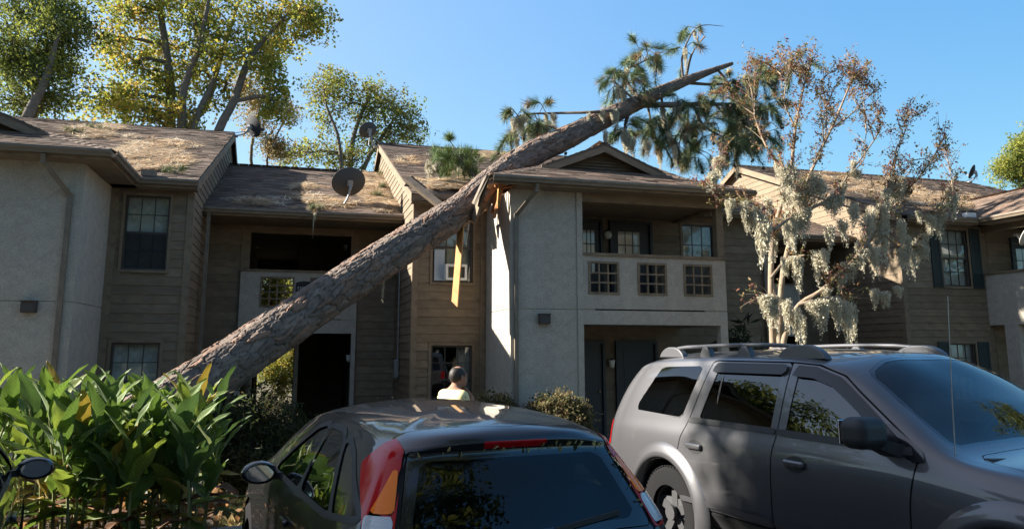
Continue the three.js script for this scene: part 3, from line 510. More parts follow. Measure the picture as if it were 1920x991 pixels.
// ---------------------------------------------------------------- plant helpers
const leafMat = (c, t = 0.45, rough = 0.75) => phy(rgb(...c), rough, { transmission: t, thickness: 0 });
function worley(seed, nx, ny) { const r = rngOf(seed), p = []; for (let i = 0; i < nx * ny; i++) p.push([r(), r(), r(), r()]); return (u, v) => { const X = Math.floor(u), Y = Math.floor(v); let a = 9, b = 9, id = 0; for (let j = -1; j <= 1; j++) for (let i = -1; i <= 1; i++) { const cx = ((X + i) % nx + nx) % nx, cy = ((Y + j) % ny + ny) % ny, q = p[cy * nx + cx], dx = X + i + q[0] - u, dy = Y + j + q[1] - v, d = Math.hypot(dx, dy); if (d < a) { b = a; a = d; id = cy * nx + cx; } else if (d < b) b = d; } return [a, b, p[id][2], p[id][3]]; }; }
function barkTrunk(pts, radii, seg, step, seed, depth) {
  const curve = new THREE.CatmullRomCurve3(pts, false, 'centripetal'), len = curve.getLength(), n = Math.ceil(len / step), nx = 27, W = worley(seed, nx, 128), W2 = worley(seed + 1, nx * 2, 256);
  const pos = [], uv = [], col = [], idx = []; let nrm = V(0, 1, 0);
  for (let i = 0; i <= n; i++) {
    const t = i / n, p = curve.getPointAt(t), d = curve.getTangentAt(t), ut = curve.getUtoTmapping(t), f = ut * (pts.length - 1), k = Math.min(pts.length - 2, Math.floor(f)), R = lerp(radii[k], radii[k + 1], f - k);
    nrm.addScaledVector(d, -nrm.dot(d)).normalize(); const b = new THREE.Vector3().crossVectors(d, nrm);
    for (let j = 0; j <= seg; j++) {
      const a = j / seg, wa = 0.8 * (N16(a * 16, t * len * 2.2) - 0.5) + 0.45 * (N32(a * 32, t * len * 7) - 0.5), wb = 1.0 * (N16(a * 16 + 5, t * len * 2.2) - 0.5) + 0.5 * (N32(a * 32 + 9, t * len * 7) - 0.5), [d1, d2, c1, c2] = W(a * nx + wa * 1.2, t * len / 0.33 + wb * 0.7), [e1, e2] = W2(a * nx * 2 + wa * 2, t * len / 0.075 + wb * 2);
      const gap = smooth(0.005, 0.10, d2 - d1), fine = smooth(0, 0.25, e2 - e1), q = Math.min(1, R / 0.25);
      const r = R + q * depth * (gap * (0.5 + 0.65 * c1) - 0.6 + 0.14 * fine * gap + 0.28 * (N64(a * 64, t * len * 8) - 0.5) * gap + 0.22 * (N128(a * 128, t * len * 26) - 0.5)), c = Math.cos(a * 2 * Math.PI) * r, s = Math.sin(a * 2 * Math.PI) * r;
      pos.push(p.x + nrm.x * c + b.x * s, p.y + nrm.y * c + b.y * s, p.z + nrm.z * c + b.z * s); uv.push(a * 2, t * len);
      const tone = (0.72 + 0.5 * c2) * (0.8 + 0.3 * N128(a * 128, t * len * 10)), warm = c1 > 0.78 ? 1 : 0;
      col.push(tone * (1 + 0.22 * warm), tone * (1 - 0.02 * warm), tone * (1 - 0.16 * warm));
    }
  }
  for (let i = 0; i < n; i++) for (let j = 0; j < seg; j++) { const a = i * (seg + 1) + j, b = a + seg + 1; idx.push(a, a + 1, b, b, a + 1, b + 1); }
  return geoOf(pos, idx, uv, col);
}
M.bark = std(rgb(0.265, 0.200, 0.160), 0.95, { vertexColors: true, map: texBlotch, bumpMap: texGrain, bumpScale: 0.004 });
M.limb = std(rgb(0.16, 0.125, 0.10), 0.95, { map: texBlotch, bumpMap: texGrain, bumpScale: 0.004 });
M.paleLimb = std(rgb(0.36, 0.27, 0.185), 0.85, { map: texBlotch });
M.greyLimb = std(rgb(0.20, 0.17, 0.14), 0.95, { map: texBlotch });
M.moss = phy(rgb(0.52, 0.48, 0.36), 1, { transmission: 0.3, thickness: 0 });
M.needle = leafMat([0.105, 0.155, 0.055], 0.3, 0.6);
M.needleDry = leafMat([0.30, 0.17, 0.07], 0.2, 0.8);
// Spanish moss: wavy threads hanging from a small origin, unit length
function mossGeometry(seed, threads) {
  const r = rngOf(seed), pos = [], idx = [];
  for (let k = 0; k < threads; k++) {
    const a = r() * 6.28, q = Math.pow(r(), 0.6) * 0.17, L = (0.22 + 0.78 * r() * r()) * (1 - 1.2 * q) + 0.05, tx = Math.cos(a) * q, tz = Math.sin(a) * q, y0 = -r() * 0.28 + 0.03, w0 = 0.0035 + r() * 0.0045, ph = r() * 6.28, am = 0.012 + r() * 0.035, n = 7, f = 5 + r() * 7, ori = r() * 3.14;
    const base = pos.length / 3;
    for (let i = 0; i <= n; i++) {
      const t = i / n, y = y0 - t * L, x = tx * (1 - 0.45 * t) + am * Math.sin(ph + f * t), z = tz * (1 - 0.45 * t) + am * Math.cos(ph * 1.7 + f * 1.2 * t), w = w0 * (1 - 0.75 * t), cx = Math.cos(ori + t * 2), cz = Math.sin(ori + t * 2);
      pos.push(x - cx * w, y, z - cz * w, x + cx * w, y, z + cz * w);
      if (i) { const o = base + i * 2; idx.push(o - 2, o - 1, o, o, o - 1, o + 1); }
    }
    for (let m = 0; m < 8; m++) { const t = r(), y = y0 - t * L, x = tx * (1 - 0.45 * t), z = tz * (1 - 0.45 * t), b2 = r() * 6.28, l = 0.02 + r() * 0.05, o = pos.length / 3; pos.push(x, y, z, x + Math.cos(b2) * l, y - l * 0.6, z + Math.sin(b2) * l, x + Math.cos(b2 + 0.3) * l * 0.6, y - l * 1.1, z + Math.sin(b2 + 0.3) * l * 0.6); idx.push(o, o + 1, o + 2); }
  }
  return geoOf(pos, idx);
}
const mossShapes = [1, 2, 3, 4, 5].map(s => mossGeometry(500 + s, 85));
const mossRng = rngOf(321);
function moss(parent, p, length, width) { const m = mesh('moss_clump', mossShapes[Math.floor(mossRng() * 5)], M.moss, parent); m.position.copy(p); m.rotation.y = mossRng() * 6.28; m.scale.set(width * 3, length, width * 3); return m; }
// pine needles in a brush at a twig's end, pointing along +y
function needleBrush(seed, n, L, w) {
  const r = rngOf(seed), pos = [], idx = [];
  for (let i = 0; i < n; i++) { const a = r() * 6.28, s = 0.15 + r() * 0.85, y0 = r() * 0.10 - 0.05, d = V(Math.cos(a) * s, 1.05 - s * 0.75 + (r() - 0.5) * 0.3, Math.sin(a) * s).normalize(), l = L * (0.7 + 0.4 * r()), c = V(-Math.sin(a), 0, Math.cos(a)).multiplyScalar(w), o = pos.length / 3, e = d.clone().multiplyScalar(l); e.y += y0 - 0.12 * l * s;
    pos.push(-c.x, y0, -c.z, c.x, y0, c.z, e.x * 0.55 + c.x, y0 + (e.y - y0) * 0.6, e.z * 0.55 + c.z, e.x, e.y, e.z); idx.push(o, o + 1, o + 2, o, o + 2, o + 3); }
  return geoOf(pos, idx);
}
const brush = needleBrush(5, 46, 0.26, 0.0035);
// small clump of single leaves, each a bent pair of faces
function leafClump(seed, n, spread, size, ratio = 0.6) {
  const r = rngOf(seed), pos = [], idx = [];
  for (let i = 0; i < n; i++) {
    const c = V(r() - 0.5, r() - 0.5, r() - 0.5).multiplyScalar(spread * 1.8), d = V(r() - 0.5, (r() - 0.75), r() - 0.5).normalize(), s = new THREE.Vector3().crossVectors(d, V(r() - 0.5, r() + 0.3, r() - 0.5)).normalize(), u = new THREE.Vector3().crossVectors(s, d), l = size * (0.7 + 0.6 * r()), w = l * ratio * 0.5, o = pos.length / 3;
    const P = (a, b, k) => { const q = c.clone().addScaledVector(d, a * l).addScaledVector(s, b * w).addScaledVector(u, k * l); pos.push(q.x, q.y, q.z); };
    P(0, 0, 0); P(0.45, -1, 0.08); P(0.5, 0, -0.02); P(0.45, 1, 0.08); P(1, 0, -0.1);
    idx.push(o, o + 2, o + 1, o, o + 3, o + 2, o + 1, o + 2, o + 4, o + 2, o + 3, o + 4);
  }
  return geoOf(pos, idx);
}
const clumpBroad = [leafClump(11, 9, 0.3, 0.17, 0.8), leafClump(12, 9, 0.3, 0.17, 0.8)], clumpSmall = leafClump(13, 12, 0.12, 0.055, 0.55), clumpTwig = leafClump(16, 4, 0.07, 0.055, 0.5), clumpOak = leafClump(14, 14, 0.26, 0.10, 0.5), clumpFar = leafClump(15, 14, 0.8, 0.42, 0.8);
const dummy = new THREE.Object3D();
function place(p, scale, r, dirUp) { dummy.position.copy(p); if (dirUp) { dummy.quaternion.setFromUnitVectors(Y1, dirUp); dummy.rotateY(r() * 6.28); } else dummy.rotation.set(r() * 6.28, r() * 6.28, r() * 6.28); typeof scale === 'number' ? dummy.scale.setScalar(scale) : dummy.scale.copy(scale); dummy.updateMatrix(); return dummy.matrix.clone(); }
const tones = (r, list, v = 0.3) => { const c = list[Math.floor(r() * list.length)], k = 1 - v / 2 + r() * v; return rgb(c[0] * k, c[1] * k, c[2] * k); };
M.leafTint = phy(rgb(1, 1, 1), 0.9, { transmission: 0.55, thickness: 0, specularIntensity: 0.25 });
// a tree whose limbs and leaf masses are given as lists of points and lobes
function tree(name, label, o) {
  const t = thing(name, label, 'tree', o.group), r = rngOf(o.seed), limbs = [], tips = [];
  for (const s of o.stems) { limbs.push(tube(s.p, s.r, 8)); for (let i = 0; i < s.p.length - 1; i++) for (let k = 0; k < 4; k++) tips.push([s.p[i].clone().lerp(s.p[i + 1], k / 4), lerp(s.r[i], s.r[i + 1], k / 4)]); }
  const mats = [], cols = [];
  for (const lobe of o.lobes) {
    const near = tips.filter(q => q[0].y < lobe.c.y + lobe.s.y * 0.6).sort((a, b) => a[0].distanceTo(lobe.c) - b[0].distanceTo(lobe.c))[0] || tips[0];
    const mid = near[0].clone().lerp(lobe.c, 0.55).add(V((r() - 0.5) * 0.5, 0.2, (r() - 0.5) * 0.5));
    const rb = Math.min(near[1] * 0.6, 0.09 * (o.limbScale ?? 1)); limbs.push(tube([near[0], mid, lobe.c], [rb, rb * 0.7, rb * 0.4], 6));
    const nt = lobe.twigs ?? 14;
    for (let i = 0; i < nt; i++) {
      let d; do { d = V(r() * 2 - 1, r() * 2 - 1, r() * 2 - 1); } while (d.length() > 1); d.normalize().multiplyScalar((0.45 + 0.6 * r()) * (o.spread ?? 1));
      const e = lobe.c.clone().add(V(d.x * lobe.s.x, d.y * lobe.s.y, d.z * lobe.s.z)), st = mid.clone().lerp(lobe.c, r()), m = st.clone().lerp(e, 0.5).add(V(0, 0.12, 0));
      limbs.push(tube([st, m, e], [rb * 0.35, rb * 0.25, 0.006], 4));
      const nc = Math.round((o.perTwig ?? 16) * (lobe.density ?? 1));
      for (let k = 0; k < nc; k++) { const f = 0.35 + 0.75 * r(), p = st.clone().lerp(e, f).add(V(r() - 0.5, r() - 0.5, r() - 0.5).multiplyScalar(o.fuzz ?? 0.7)); mats.push(place(p, (0.7 + 0.6 * r()) * (o.leaf ?? 1), r)); cols.push(tones(r, lobe.tones || o.tones)); }
    }
  }
  mesh('trunk', merge(limbs), o.barkMat || M.greyLimb, t);
  instances('crown', o.clump || clumpBroad[0], M.leafTint, mats, cols, t);
  if (o.mossAt) for (const q of o.mossAt) moss(t, q[0], q[1], q[2]);
  return rebase(t, V(o.stems[0].p[0].x, o.stems[0].p[0].y, o.stems[0].p[0].z));
}
const stem = (z, pts, radii, base) => ({ p: [...(base ? [base] : []), ...pts.map(p => at(p[0], p[1], 'z', z + (p[2] || 0)))], r: radii });
const lobeOf = (z, list, extra = {}) => list.map(l => { const c = at(l[0], l[1], 'z', z + (l[4] || 0)), k = (EYE.z - z) / 1400; return { c, s: V(l[2] * k, l[3] * k, Math.min(l[2], 60) * k), density: l[5] ?? 1, ...extra }; });
// ---------------------------------------------------------------- trees behind the building
const OLIVE = [[0.29, 0.31, 0.05], [0.21, 0.25, 0.05], [0.38, 0.36, 0.06], [0.14, 0.18, 0.045]], YELLOWISH = [[0.50, 0.42, 0.07], [0.34, 0.34, 0.055], [0.52, 0.37, 0.09]], DARKGREEN = [[0.07, 0.10, 0.03], [0.12, 0.15, 0.04], [0.19, 0.21, 0.05]], TAN = [[0.40, 0.28, 0.14], [0.32, 0.25, 0.12], [0.24, 0.22, 0.09]];
{
  const z = -17, g = V(-4.6, -0.2, z);
  tree('gum_tree', 'big many-stemmed tree with yellow green leaves rising behind the straw covered roof', { seed: 901, tones: [...OLIVE, ...YELLOWISH], perTwig: 9, leaf: 0.72, fuzz: 1.0, spread: 1.3, clump: clumpBroad[0], group: 'trees behind the building',
    stems: [stem(z, [[318, 240], [318, 150], [300, 20], [292, -90]], [0.3, 0.2, 0.16, 0.12, 0.05], g), stem(z, [[340, 240, 1], [343, 170, 1], [372, 90, 1.5], [398, -40, 2]], [0.26, 0.17, 0.15, 0.11, 0.05], g), stem(z, [[352, 240, -1], [385, 200, -1], [412, 110, -1], [452, -10, -1.5]], [0.24, 0.15, 0.13, 0.10, 0.04], g), stem(z, [[408, 248, 1], [438, 190, 1], [470, 105, 1], [545, 20, 1]], [0.26, 0.17, 0.15, 0.12, 0.04], g), stem(z, [[362, 240, 1], [400, 150, 1], [430, 60, 1]], [0.2, 0.12, 0.1, 0.04], g)],
    lobes: lobeOf(z, [[235, 30, 60, 34], [200, 78, 48, 26], [290, 12, 66, 36], [350, 45, 60, 42, 1], [300, 90, 52, 34, -1], [250, 128, 48, 28], [400, 20, 60, 38], [450, 62, 54, 40, 1], [500, 30, 56, 40], [560, 30, 44, 30, 1], [590, 42, 24, 18], [520, 85, 44, 28, -1], [470, 118, 40, 30], [410, 110, 44, 34, 1.5], [365, 135, 40, 28, -1], [310, 165, 40, 26], [230, 182, 54, 24], [180, 200, 46, 22], [270, 222, 56, 20, 1], [345, 215, 36, 22, 1, 0.6], [420, 175, 34, 26, 0, 0.6], [512, 140, 20, 40, 1], [522, 195, 20, 30, 1], [390, -40, 120, 40], [250, -40, 100, 40], [540, -25, 60, 30]]) });
  const z2 = -15, g2 = V(-10.2, -0.2, z2);
  tree('oak_tree', 'dense dark oak at the end of the roofline beside the gable vent', { seed: 902, tones: [...DARKGREEN, ...OLIVE.slice(0, 2)], perTwig: 10, clump: clumpOak, leaf: 1.05, fuzz: 0.9, spread: 1.25, group: 'trees behind the building',
    stems: [stem(z2, [[52, 225], [72, 185], [40, 120], [10, 40]], [0.34, 0.24, 0.2, 0.14, 0.05], g2), stem(z2, [[50, 220, 1], [80, 160, 1], [110, 60, 1]], [0.3, 0.18, 0.14, 0.05], g2), stem(z2, [[55, 230], [20, 150, -1], [-30, 70, -1]], [0.3, 0.18, 0.14, 0.05], g2)],
    lobes: lobeOf(z2, [[35, 20, 56, 28], [90, 38, 46, 28, 1], [140, 62, 36, 26], [30, 80, 52, 28, 1], [88, 100, 46, 26], [10, 130, 44, 28], [120, 128, 34, 22, -1], [60, 148, 44, 22, 1], [95, 190, 44, 20, 0, 0.8], [25, 195, 40, 18, 0, 0.7], [-40, 60, 50, 60], [40, -30, 80, 40], [120, 10, 40, 22]]) });
  const z3 = -24, g3 = V(2.3, -0.2, z3);
  tree('gum_tree', 'slender thin-crowned tree standing behind the low roof between the blocks', { seed: 903, tones: [...OLIVE, [0.22, 0.20, 0.09], ...TAN.slice(2)], perTwig: 9, clump: clumpBroad[1], leaf: 0.66, fuzz: 1.1, spread: 1.12, group: 'trees behind the building', limbScale: 0.7,
    stems: [stem(z3, [[655, 320], [664, 250], [690, 185], [702, 158]], [0.22, 0.15, 0.11, 0.07, 0.03], g3), stem(z3, [[640, 320, 1], [632, 250, 1], [612, 200, 1], [606, 160, 1]], [0.18, 0.10, 0.08, 0.06, 0.02], g3), stem(z3, [[680, 320], [720, 250], [752, 205]], [0.2, 0.12, 0.09, 0.03], g3)],
    lobes: lobeOf(z3, [[605, 160, 34, 20], [640, 152, 30, 18, 1], [690, 172, 38, 22], [730, 195, 34, 22], [752, 215, 34, 22, 1], [775, 248, 26, 20], [600, 185, 28, 24, 0, 0.7], [650, 195, 34, 24, 0, 0.7], [700, 215, 34, 22], [740, 255, 40, 18], [615, 238, 30, 22, 0, 0.6], [560, 295, 42, 18, 0, 1.2], [620, 290, 40, 20, 0, 0.9], [690, 265, 34, 24, 0, 0.9], [655, 300, 50, 14]]) });
  const z4 = -20, g4 = V(0.2, -0.2, z4);
  tree('sapling', 'thin twiggy sapling with sparse tan leaves beside the roof gable', { seed: 904, tones: TAN, perTwig: 8, clump: clumpOak, leaf: 0.9, fuzz: 0.8, group: 'trees behind the building', limbScale: 0.5,
    stems: [stem(z4, [[470, 300], [478, 240], [492, 180]], [0.12, 0.07, 0.05, 0.02], g4), stem(z4, [[500, 300], [520, 250], [548, 200]], [0.1, 0.05, 0.04, 0.02], g4)],
    lobes: lobeOf(z4, [[478, 195, 30, 22], [490, 235, 34, 24], [505, 270, 34, 18], [458, 160, 26, 20], [545, 215, 22, 20, 0, 0.6], [525, 285, 34, 14]]) });
  const z5 = -12, g5 = at(1925, 560, 'z', z5); g5.y = -0.2;
  tree('oak_tree', 'rounded green tree peeking over the shuttered block beside the roof dish', { seed: 905, tones: OLIVE, perTwig: 9, clump: clumpOak, leaf: 1.1, fuzz: 0.9, group: 'trees behind the building',
    stems: [stem(z5 - 8, [[1925, 320], [1920, 280]], [0.3, 0.2, 0.06], at(1928, 600, 'z', z5 - 8))],
    spread: 1.4, lobes: lobeOf(z5 - 8, [[1900, 292, 16, 14], [1918, 270, 18, 16], [1940, 255, 30, 18], [1882, 312, 16, 10], [1925, 305, 34, 18], [1896, 318, 26, 10], [1950, 290, 40, 30], [1910, 330, 40, 14], [1960, 320, 40, 30]]) });
  // what shows through the passage of the stair hall
  for (const [x, zz, h, sd, lab] of [[-1.3, -16.2, 4.8, 911, 'sunlit bush seen through the stair passage, mottled with yellow leaves'], [0.1, -18.4, 6.0, 912, 'taller sunlit shrub behind the bush at the far end of the stair passage']]) {
    const c = V(x, -0.2, zz), lb = []; const r = rngOf(sd);
    for (let i = 0; i < 12; i++) lb.push({ c: V(x + (r() - 0.5) * 2.2, h * (0.12 + 0.85 * r()), zz + (r() - 0.5) * 1.2), s: V(0.7, 0.7, 0.5), density: 1 });
    tree('bush', lab, { seed: sd, tones: [...OLIVE, ...YELLOWISH, [0.16, 0.16, 0.06]], perTwig: 9, clump: clumpOak, leaf: 0.9, fuzz: 0.4, stems: [{ p: [c, V(x, h * 0.5, zz), V(x + 0.2, h * 0.9, zz)], r: [0.06, 0.05, 0.02] }], lobes: lb });
  }
  // trees across the car park, which the car windows mirror, and the row beyond the west end, whose shade lies on the bed and the cars
  const far = [[-13, 30, 13, 7.5], [-2, 34, 13, 8.0], [-25, 25, 14, 7.5], [12, 38, 9, 7], [-14.5, -6.5, 11, 3.0], [23, 6.5, 15.5, 3.2], [3.0, 19.5, 17, 4.0]], shade = [[-12.5, 7.5, 13.0, 2.9], [-13.5, 11.2, 13.0, 3.3], [-18, 9.0, 15, 3.2]];
  [...far, ...shade].forEach(([x, zz, h, w], i) => {
    const c = V(x, 0, zz), r = rngOf(950 + i), lb = [], isFar = i < far.length;
    for (let k = 0; k < (isFar ? 26 : 12); k++) { const a = r() * 6.28, q = Math.sqrt(r()); lb.push({ c: V(x + Math.cos(a) * q * w, h * ((i === 6 ? 0.58 : isFar ? 0.28 : 0.5) + (i === 6 ? 0.4 : isFar ? 0.66 : 0.45) * r() - 0.12 * q), zz + Math.sin(a) * q * w), s: isFar ? V(2.6, 1.5, 2.6) : V(1.7, 0.9, 1.7), density: 1, twigs: isFar ? 7 : 11 }); }
    if (i === far.length) for (const [lz, ly] of [[4.9, 9.4], [4.7, 11.2], [5.4, 10.0], [6.3, 11.0], [6.0, 8.6], [7.2, 10.2], [8.0, 11.6], [8.2, 9.2]]) lb.push({ c: V(-11.6, ly, lz), s: V(1.2, 1.0, 0.9), density: 1.6, twigs: 12 });
    tree('oak_tree', isFar ? ['spreading live oak across the car park', 'spreading live oak across the car park', 'spreading live oak across the car park', 'spreading live oak across the car park', 'low oak standing past the straw roofed block', 'oak standing past the shuttered block', 'tall live oak arching over the parked cars'][i] : 'oak shading the planting bed from the west', { seed: 960 + i, tones: DARKGREEN, perTwig: i < 4 ? 10 : 15, clump: i < 4 ? clumpFar : clumpBroad[0], leaf: i < 4 ? 1 : isFar ? 1.1 : 1.25, fuzz: 1.2, group: isFar ? 'oaks across the car park' : 'oaks west of the building',
      stems: [{ p: [c, V(x, h * 0.3, zz), V(x + 0.8, h * 0.55, zz + 0.5), V(x + w * 0.5, h * 0.75, zz + w * 0.2)], r: [0.42, 0.34, 0.26, 0.1] }, { p: [V(x, h * 0.28, zz), V(x - w * 0.3, h * 0.5, zz - 0.4), V(x - w * 0.6, h * 0.7, zz)], r: [0.3, 0.2, 0.08] }], lobes: lb });
  });
}
// ---------------------------------------------------------------- the fallen pine
const pine = thing('fallen_pine', 'long pine trunk lying from the canna bed up onto the broken bay roof', 'tree');
{
  const P = (x, y, z) => at(x, y, 'z', z);
  const path = [V(-3.25, -0.1, 4.75), P(300, 768, 3.2), P(445, 672, 2.4), P(600, 565, 1.4), P(740, 472, 0.4), P(870, 388, -0.6), P(935, 332, -1.2), P(1000, 287, -1.8), P(1050, 264, -2.2), P(1150, 214, -3.0), P(1250, 167, -3.6), P(1320, 138, -4.0), P(1373, 119, -4.4)];
  mesh('trunk', barkTrunk(path, [0.36, 0.345, 0.33, 0.325, 0.315, 0.305, 0.295, 0.28, 0.265, 0.22, 0.155, 0.095, 0.05], 160, 0.0145, 61, 0.038), M.bark, pine);
  const r = rngOf(62), mats = [], cols = [], dryM = [], dryC = [], cones = [];
  const z0 = -3.4;
  // limbs: pixel paths at their own depth, with radius at the root
  const limbs = [
    [[[1165, 205], [1110, 210], [1040, 212], [985, 214], [962, 221]], -2.6, 0.05], [[[1060, 250], [1030, 235], [1000, 232], [972, 250], [966, 272]], -2.9, 0.04],
    [[[1205, 188], [1180, 160], [1172, 132], [1200, 118], [1245, 96]], -3.2, 0.05], [[[1195, 192], [1165, 165], [1150, 150]], -2.8, 0.04],
    [[[1282, 152], [1279, 110], [1292, 72], [1318, 47], [1357, 49]], -3.6, 0.035], [[[1285, 150], [1296, 105], [1312, 78]], -3.8, 0.05],
    [[[1200, 196], [1260, 196], [1330, 195], [1410, 198], [1460, 210]], -3.4, 0.095], [[[1290, 155], [1340, 158], [1400, 150], [1450, 135], [1520, 130]], -4.2, 0.05],
    [[[1345, 130], [1362, 150], [1390, 200], [1420, 250]], -4.3, 0.04], [[[1240, 175], [1245, 215], [1260, 262], [1290, 300]], -3.2, 0.04], [[[1180, 208], [1172, 238], [1180, 262]], -3.0, 0.06], [[[1300, 195], [1320, 235], [1370, 262], [1400, 268]], -3.0, 0.04], [[[1340, 196], [1375, 225], [1420, 250], [1460, 240]], -3.8, 0.04], [[[1215, 200], [1225, 245], [1240, 290]], -3.6, 0.035], [[[1370, 197], [1380, 235], [1360, 290]], -3.4, 0.03], [[[1260, 197], [1300, 240], [1310, 285]], -4.0, 0.035]];
  limbs.forEach(([px, z, r0], n) => {
    const pts = px.map((p, i) => P(p[0], p[1], z + 0.25 * Math.sin(i * 2.1 + n)));
    const b = mesh('branch', tube(pts, pts.map((_, i) => r0 * (1 - 0.82 * i / (pts.length - 1))), 7), n % 3 ? M.limb : M.greyLimb, pine);
    const c = new THREE.CatmullRomCurve3(pts), twigs = [], L = c.getLength(), stub = n === 5;
    const nt = stub ? 3 : Math.round(L * (n === 0 ? 3 : n === 4 ? 1.5 : 9));
    for (let k = 0; k < nt; k++) {
      const t = n === 0 ? 0.55 + 0.45 * r() : 0.25 + 0.75 * r(), a = c.getPoint(t), d = V((r() - 0.5) * 1.3, 0.35 - 1.15 * r(), (r() - 0.5) * 1.3).normalize(), l = 0.3 + 0.6 * r(), m = a.clone().addScaledVector(d, l * 0.5).add(V((r() - 0.5) * 0.2, 0.12, (r() - 0.5) * 0.2)), e = a.clone().addScaledVector(d, l).add(V(0, -0.1, 0));
      twigs.push(tube([a, m, e], [0.012, 0.009, 0.005], 4));
      const dir = e.clone().sub(m).normalize(), nb = 4 + Math.floor(r() * 4);
      for (let q = 0; q < nb; q++) { const f = q / nb, p = m.clone().lerp(e, f), dd = dir.clone().add(V(r() - 0.5, r() - 0.5, r() - 0.5).multiplyScalar(0.9)).normalize(); (r() < 0.12 ? dryM : mats).push(place(p, 0.75 + 0.5 * r(), r, dd)); }
      if (r() < 0.3) cones.push(place(e.clone().add(V(0, -0.05, 0)), 0.8 + 0.4 * r(), r));
    }
    if (twigs.length) stuff(mesh('twigs', merge(twigs), M.limb, b));
    const nm = n === 0 ? 15 : n === 4 ? 2 : n === 5 ? 0 : n === 6 ? 11 : 4 + Math.floor(r() * 4);
    for (let k = 0; k < nm; k++) { const p = c.getPoint(n === 0 ? r() : 0.2 + 0.75 * r()); moss(pine, p.add(V(0, 0.01, 0)), 0.35 + 0.75 * r() * r(), 0.10 + 0.1 * r()); }
  });
  for (const [x, y, z, l, w] of [[1135, 243, -2.6, 0.6, 0.14], [1172, 240, -2.8, 0.95, 0.2], [1185, 255, -3, 0.8, 0.22], [1325, 178, -3.4, 0.9, 0.16], [1405, 215, -3.2, 1.35, 0.2], [1285, 245, -3, 0.7, 0.18], [1215, 262, -3, 0.6, 0.2], [718, 525, 0.7, 0.42, 0.06], [1040, 247, -2.0, 0.3, 0.16]]) moss(pine, P(x, y, z), l, w);
  for (let i = 0; i < 16; i++) { const c = new THREE.CatmullRomCurve3(path), t = 0.2 + 0.7 * r(), p = c.getPoint(t).add(V(0, 0.28 * (1 - t * 0.5), 0)); const m = moss(pine, p, 0.14 + 0.1 * r(), 0.12 + 0.08 * r()); m.scale.y = 0.16; }
  instances('needles', brush, M.needle, mats, mats.map(() => tones(r, [[1, 1, 1], [1.3, 1.2, 0.8], [0.8, 0.9, 0.9]])), pine);
  instances('dry_needles', brush, M.needleDry, dryM, null, pine);
  const coneGeo = new THREE.SphereGeometry(0.035, 7, 8).scale(1, 1.5, 1);
  instances('pine_cones', coneGeo, std(rgb(0.05, 0.033, 0.022), 0.9), cones, null, pine);
  // stripped splintered end of a snapped limb
  mesh('broken_stub', merge([bar(P(1312, 80, -3.8), P(1322, 68, -3.8), 0.05, 0.03), bar(P(1308, 80, -3.8), P(1309, 68, -3.8), 0.03, 0.03)]), M.rawWood, pine);
  rebase(pine, path[0]);
}
// ---------------------------------------------------------------- torn-off pieces and litter on the roofs
const roofY = (x, z, ye = E5, ze = -1.6) => ye + PITCH_R * (ze - z);
{
  const b = thing('pine_branch', 'green pine branch with a grey moss ball lying on the shingles', 'branch');
  const r = rngOf(71), mats = [], dry = [], base = at(895, 335, 'z', -2.6), tip = at(842, 262, 'z', -3.2), tw = [];
  const stemPts = [base, at(872, 308, 'z', -2.9), at(858, 285, 'z', -3.1), tip];
  mesh('branch_stem', tube(stemPts, [0.03, 0.025, 0.018, 0.01], 6), M.limb, b);
  for (let k = 0; k < 8; k++) mats.push(place(tip, 1.0, r, V((r() - 0.5) * 1.4, 1, (r() - 0.5) * 1.4).normalize()));
  for (let k = 0; k < 120; k++) { const p = at(812 + r() * 88, 283 + r() * 52, 'z', -2.7 - r() * 0.9); p.y = Math.max(p.y, roofY(p.x, p.z) + 0.05); mats.push(place(p, 0.8 + 0.4 * r(), r, V(r() - 0.6, 0.3 + r() * 0.6, r() - 0.4).normalize())); if (k % 4 === 0) tw.push(tube([stemPts[1].clone().lerp(stemPts[2], r()), p], [0.01, 0.005], 4)); }
  stuff(mesh('twigs', merge(tw), M.limb, b));
  instances('needles', brush, M.needle, mats, mats.map(() => tones(r, [[1.3, 1.3, 1], [1.9, 1.7, 0.9], [1, 1.1, 1]])), b);
  for (let k = 0; k < 16; k++) { const p = at(799 + r() * 16, 304 + r() * 18, 'z', -2.75 - r() * 0.15); const m = moss(b, p, 0.24, 0.10); m.rotation.set(r() * 6.28, r() * 6.28, r() * 6.28); m.scale.set(0.34, 0.24, 0.34); }
  rebase(b, base);
}
const straw = (() => { const r = rngOf(81), pos = [], idx = []; for (let i = 0; i < 14; i++) { const a = r() * 6.28, l = 0.14 + r() * 0.16, c = V(r() - 0.5, 0, r() - 0.5).multiplyScalar(0.16), o = pos.length / 3, w = 0.007, y = r() * 0.03; pos.push(c.x - Math.sin(a) * w, y, c.z + Math.cos(a) * w, c.x + Math.sin(a) * w, y, c.z - Math.cos(a) * w, c.x + Math.cos(a) * l, y + (r() - 0.3) * 0.03, c.z + Math.sin(a) * l); idx.push(o, o + 1, o + 2); } return geoOf(pos, idx); })();
M.straw = std(rgb(1, 1, 1), 0.9);
const STRAW = [[0.46, 0.28, 0.13], [0.60, 0.44, 0.25], [0.22, 0.12, 0.055], [0.55, 0.46, 0.33], [0.13, 0.08, 0.05]];
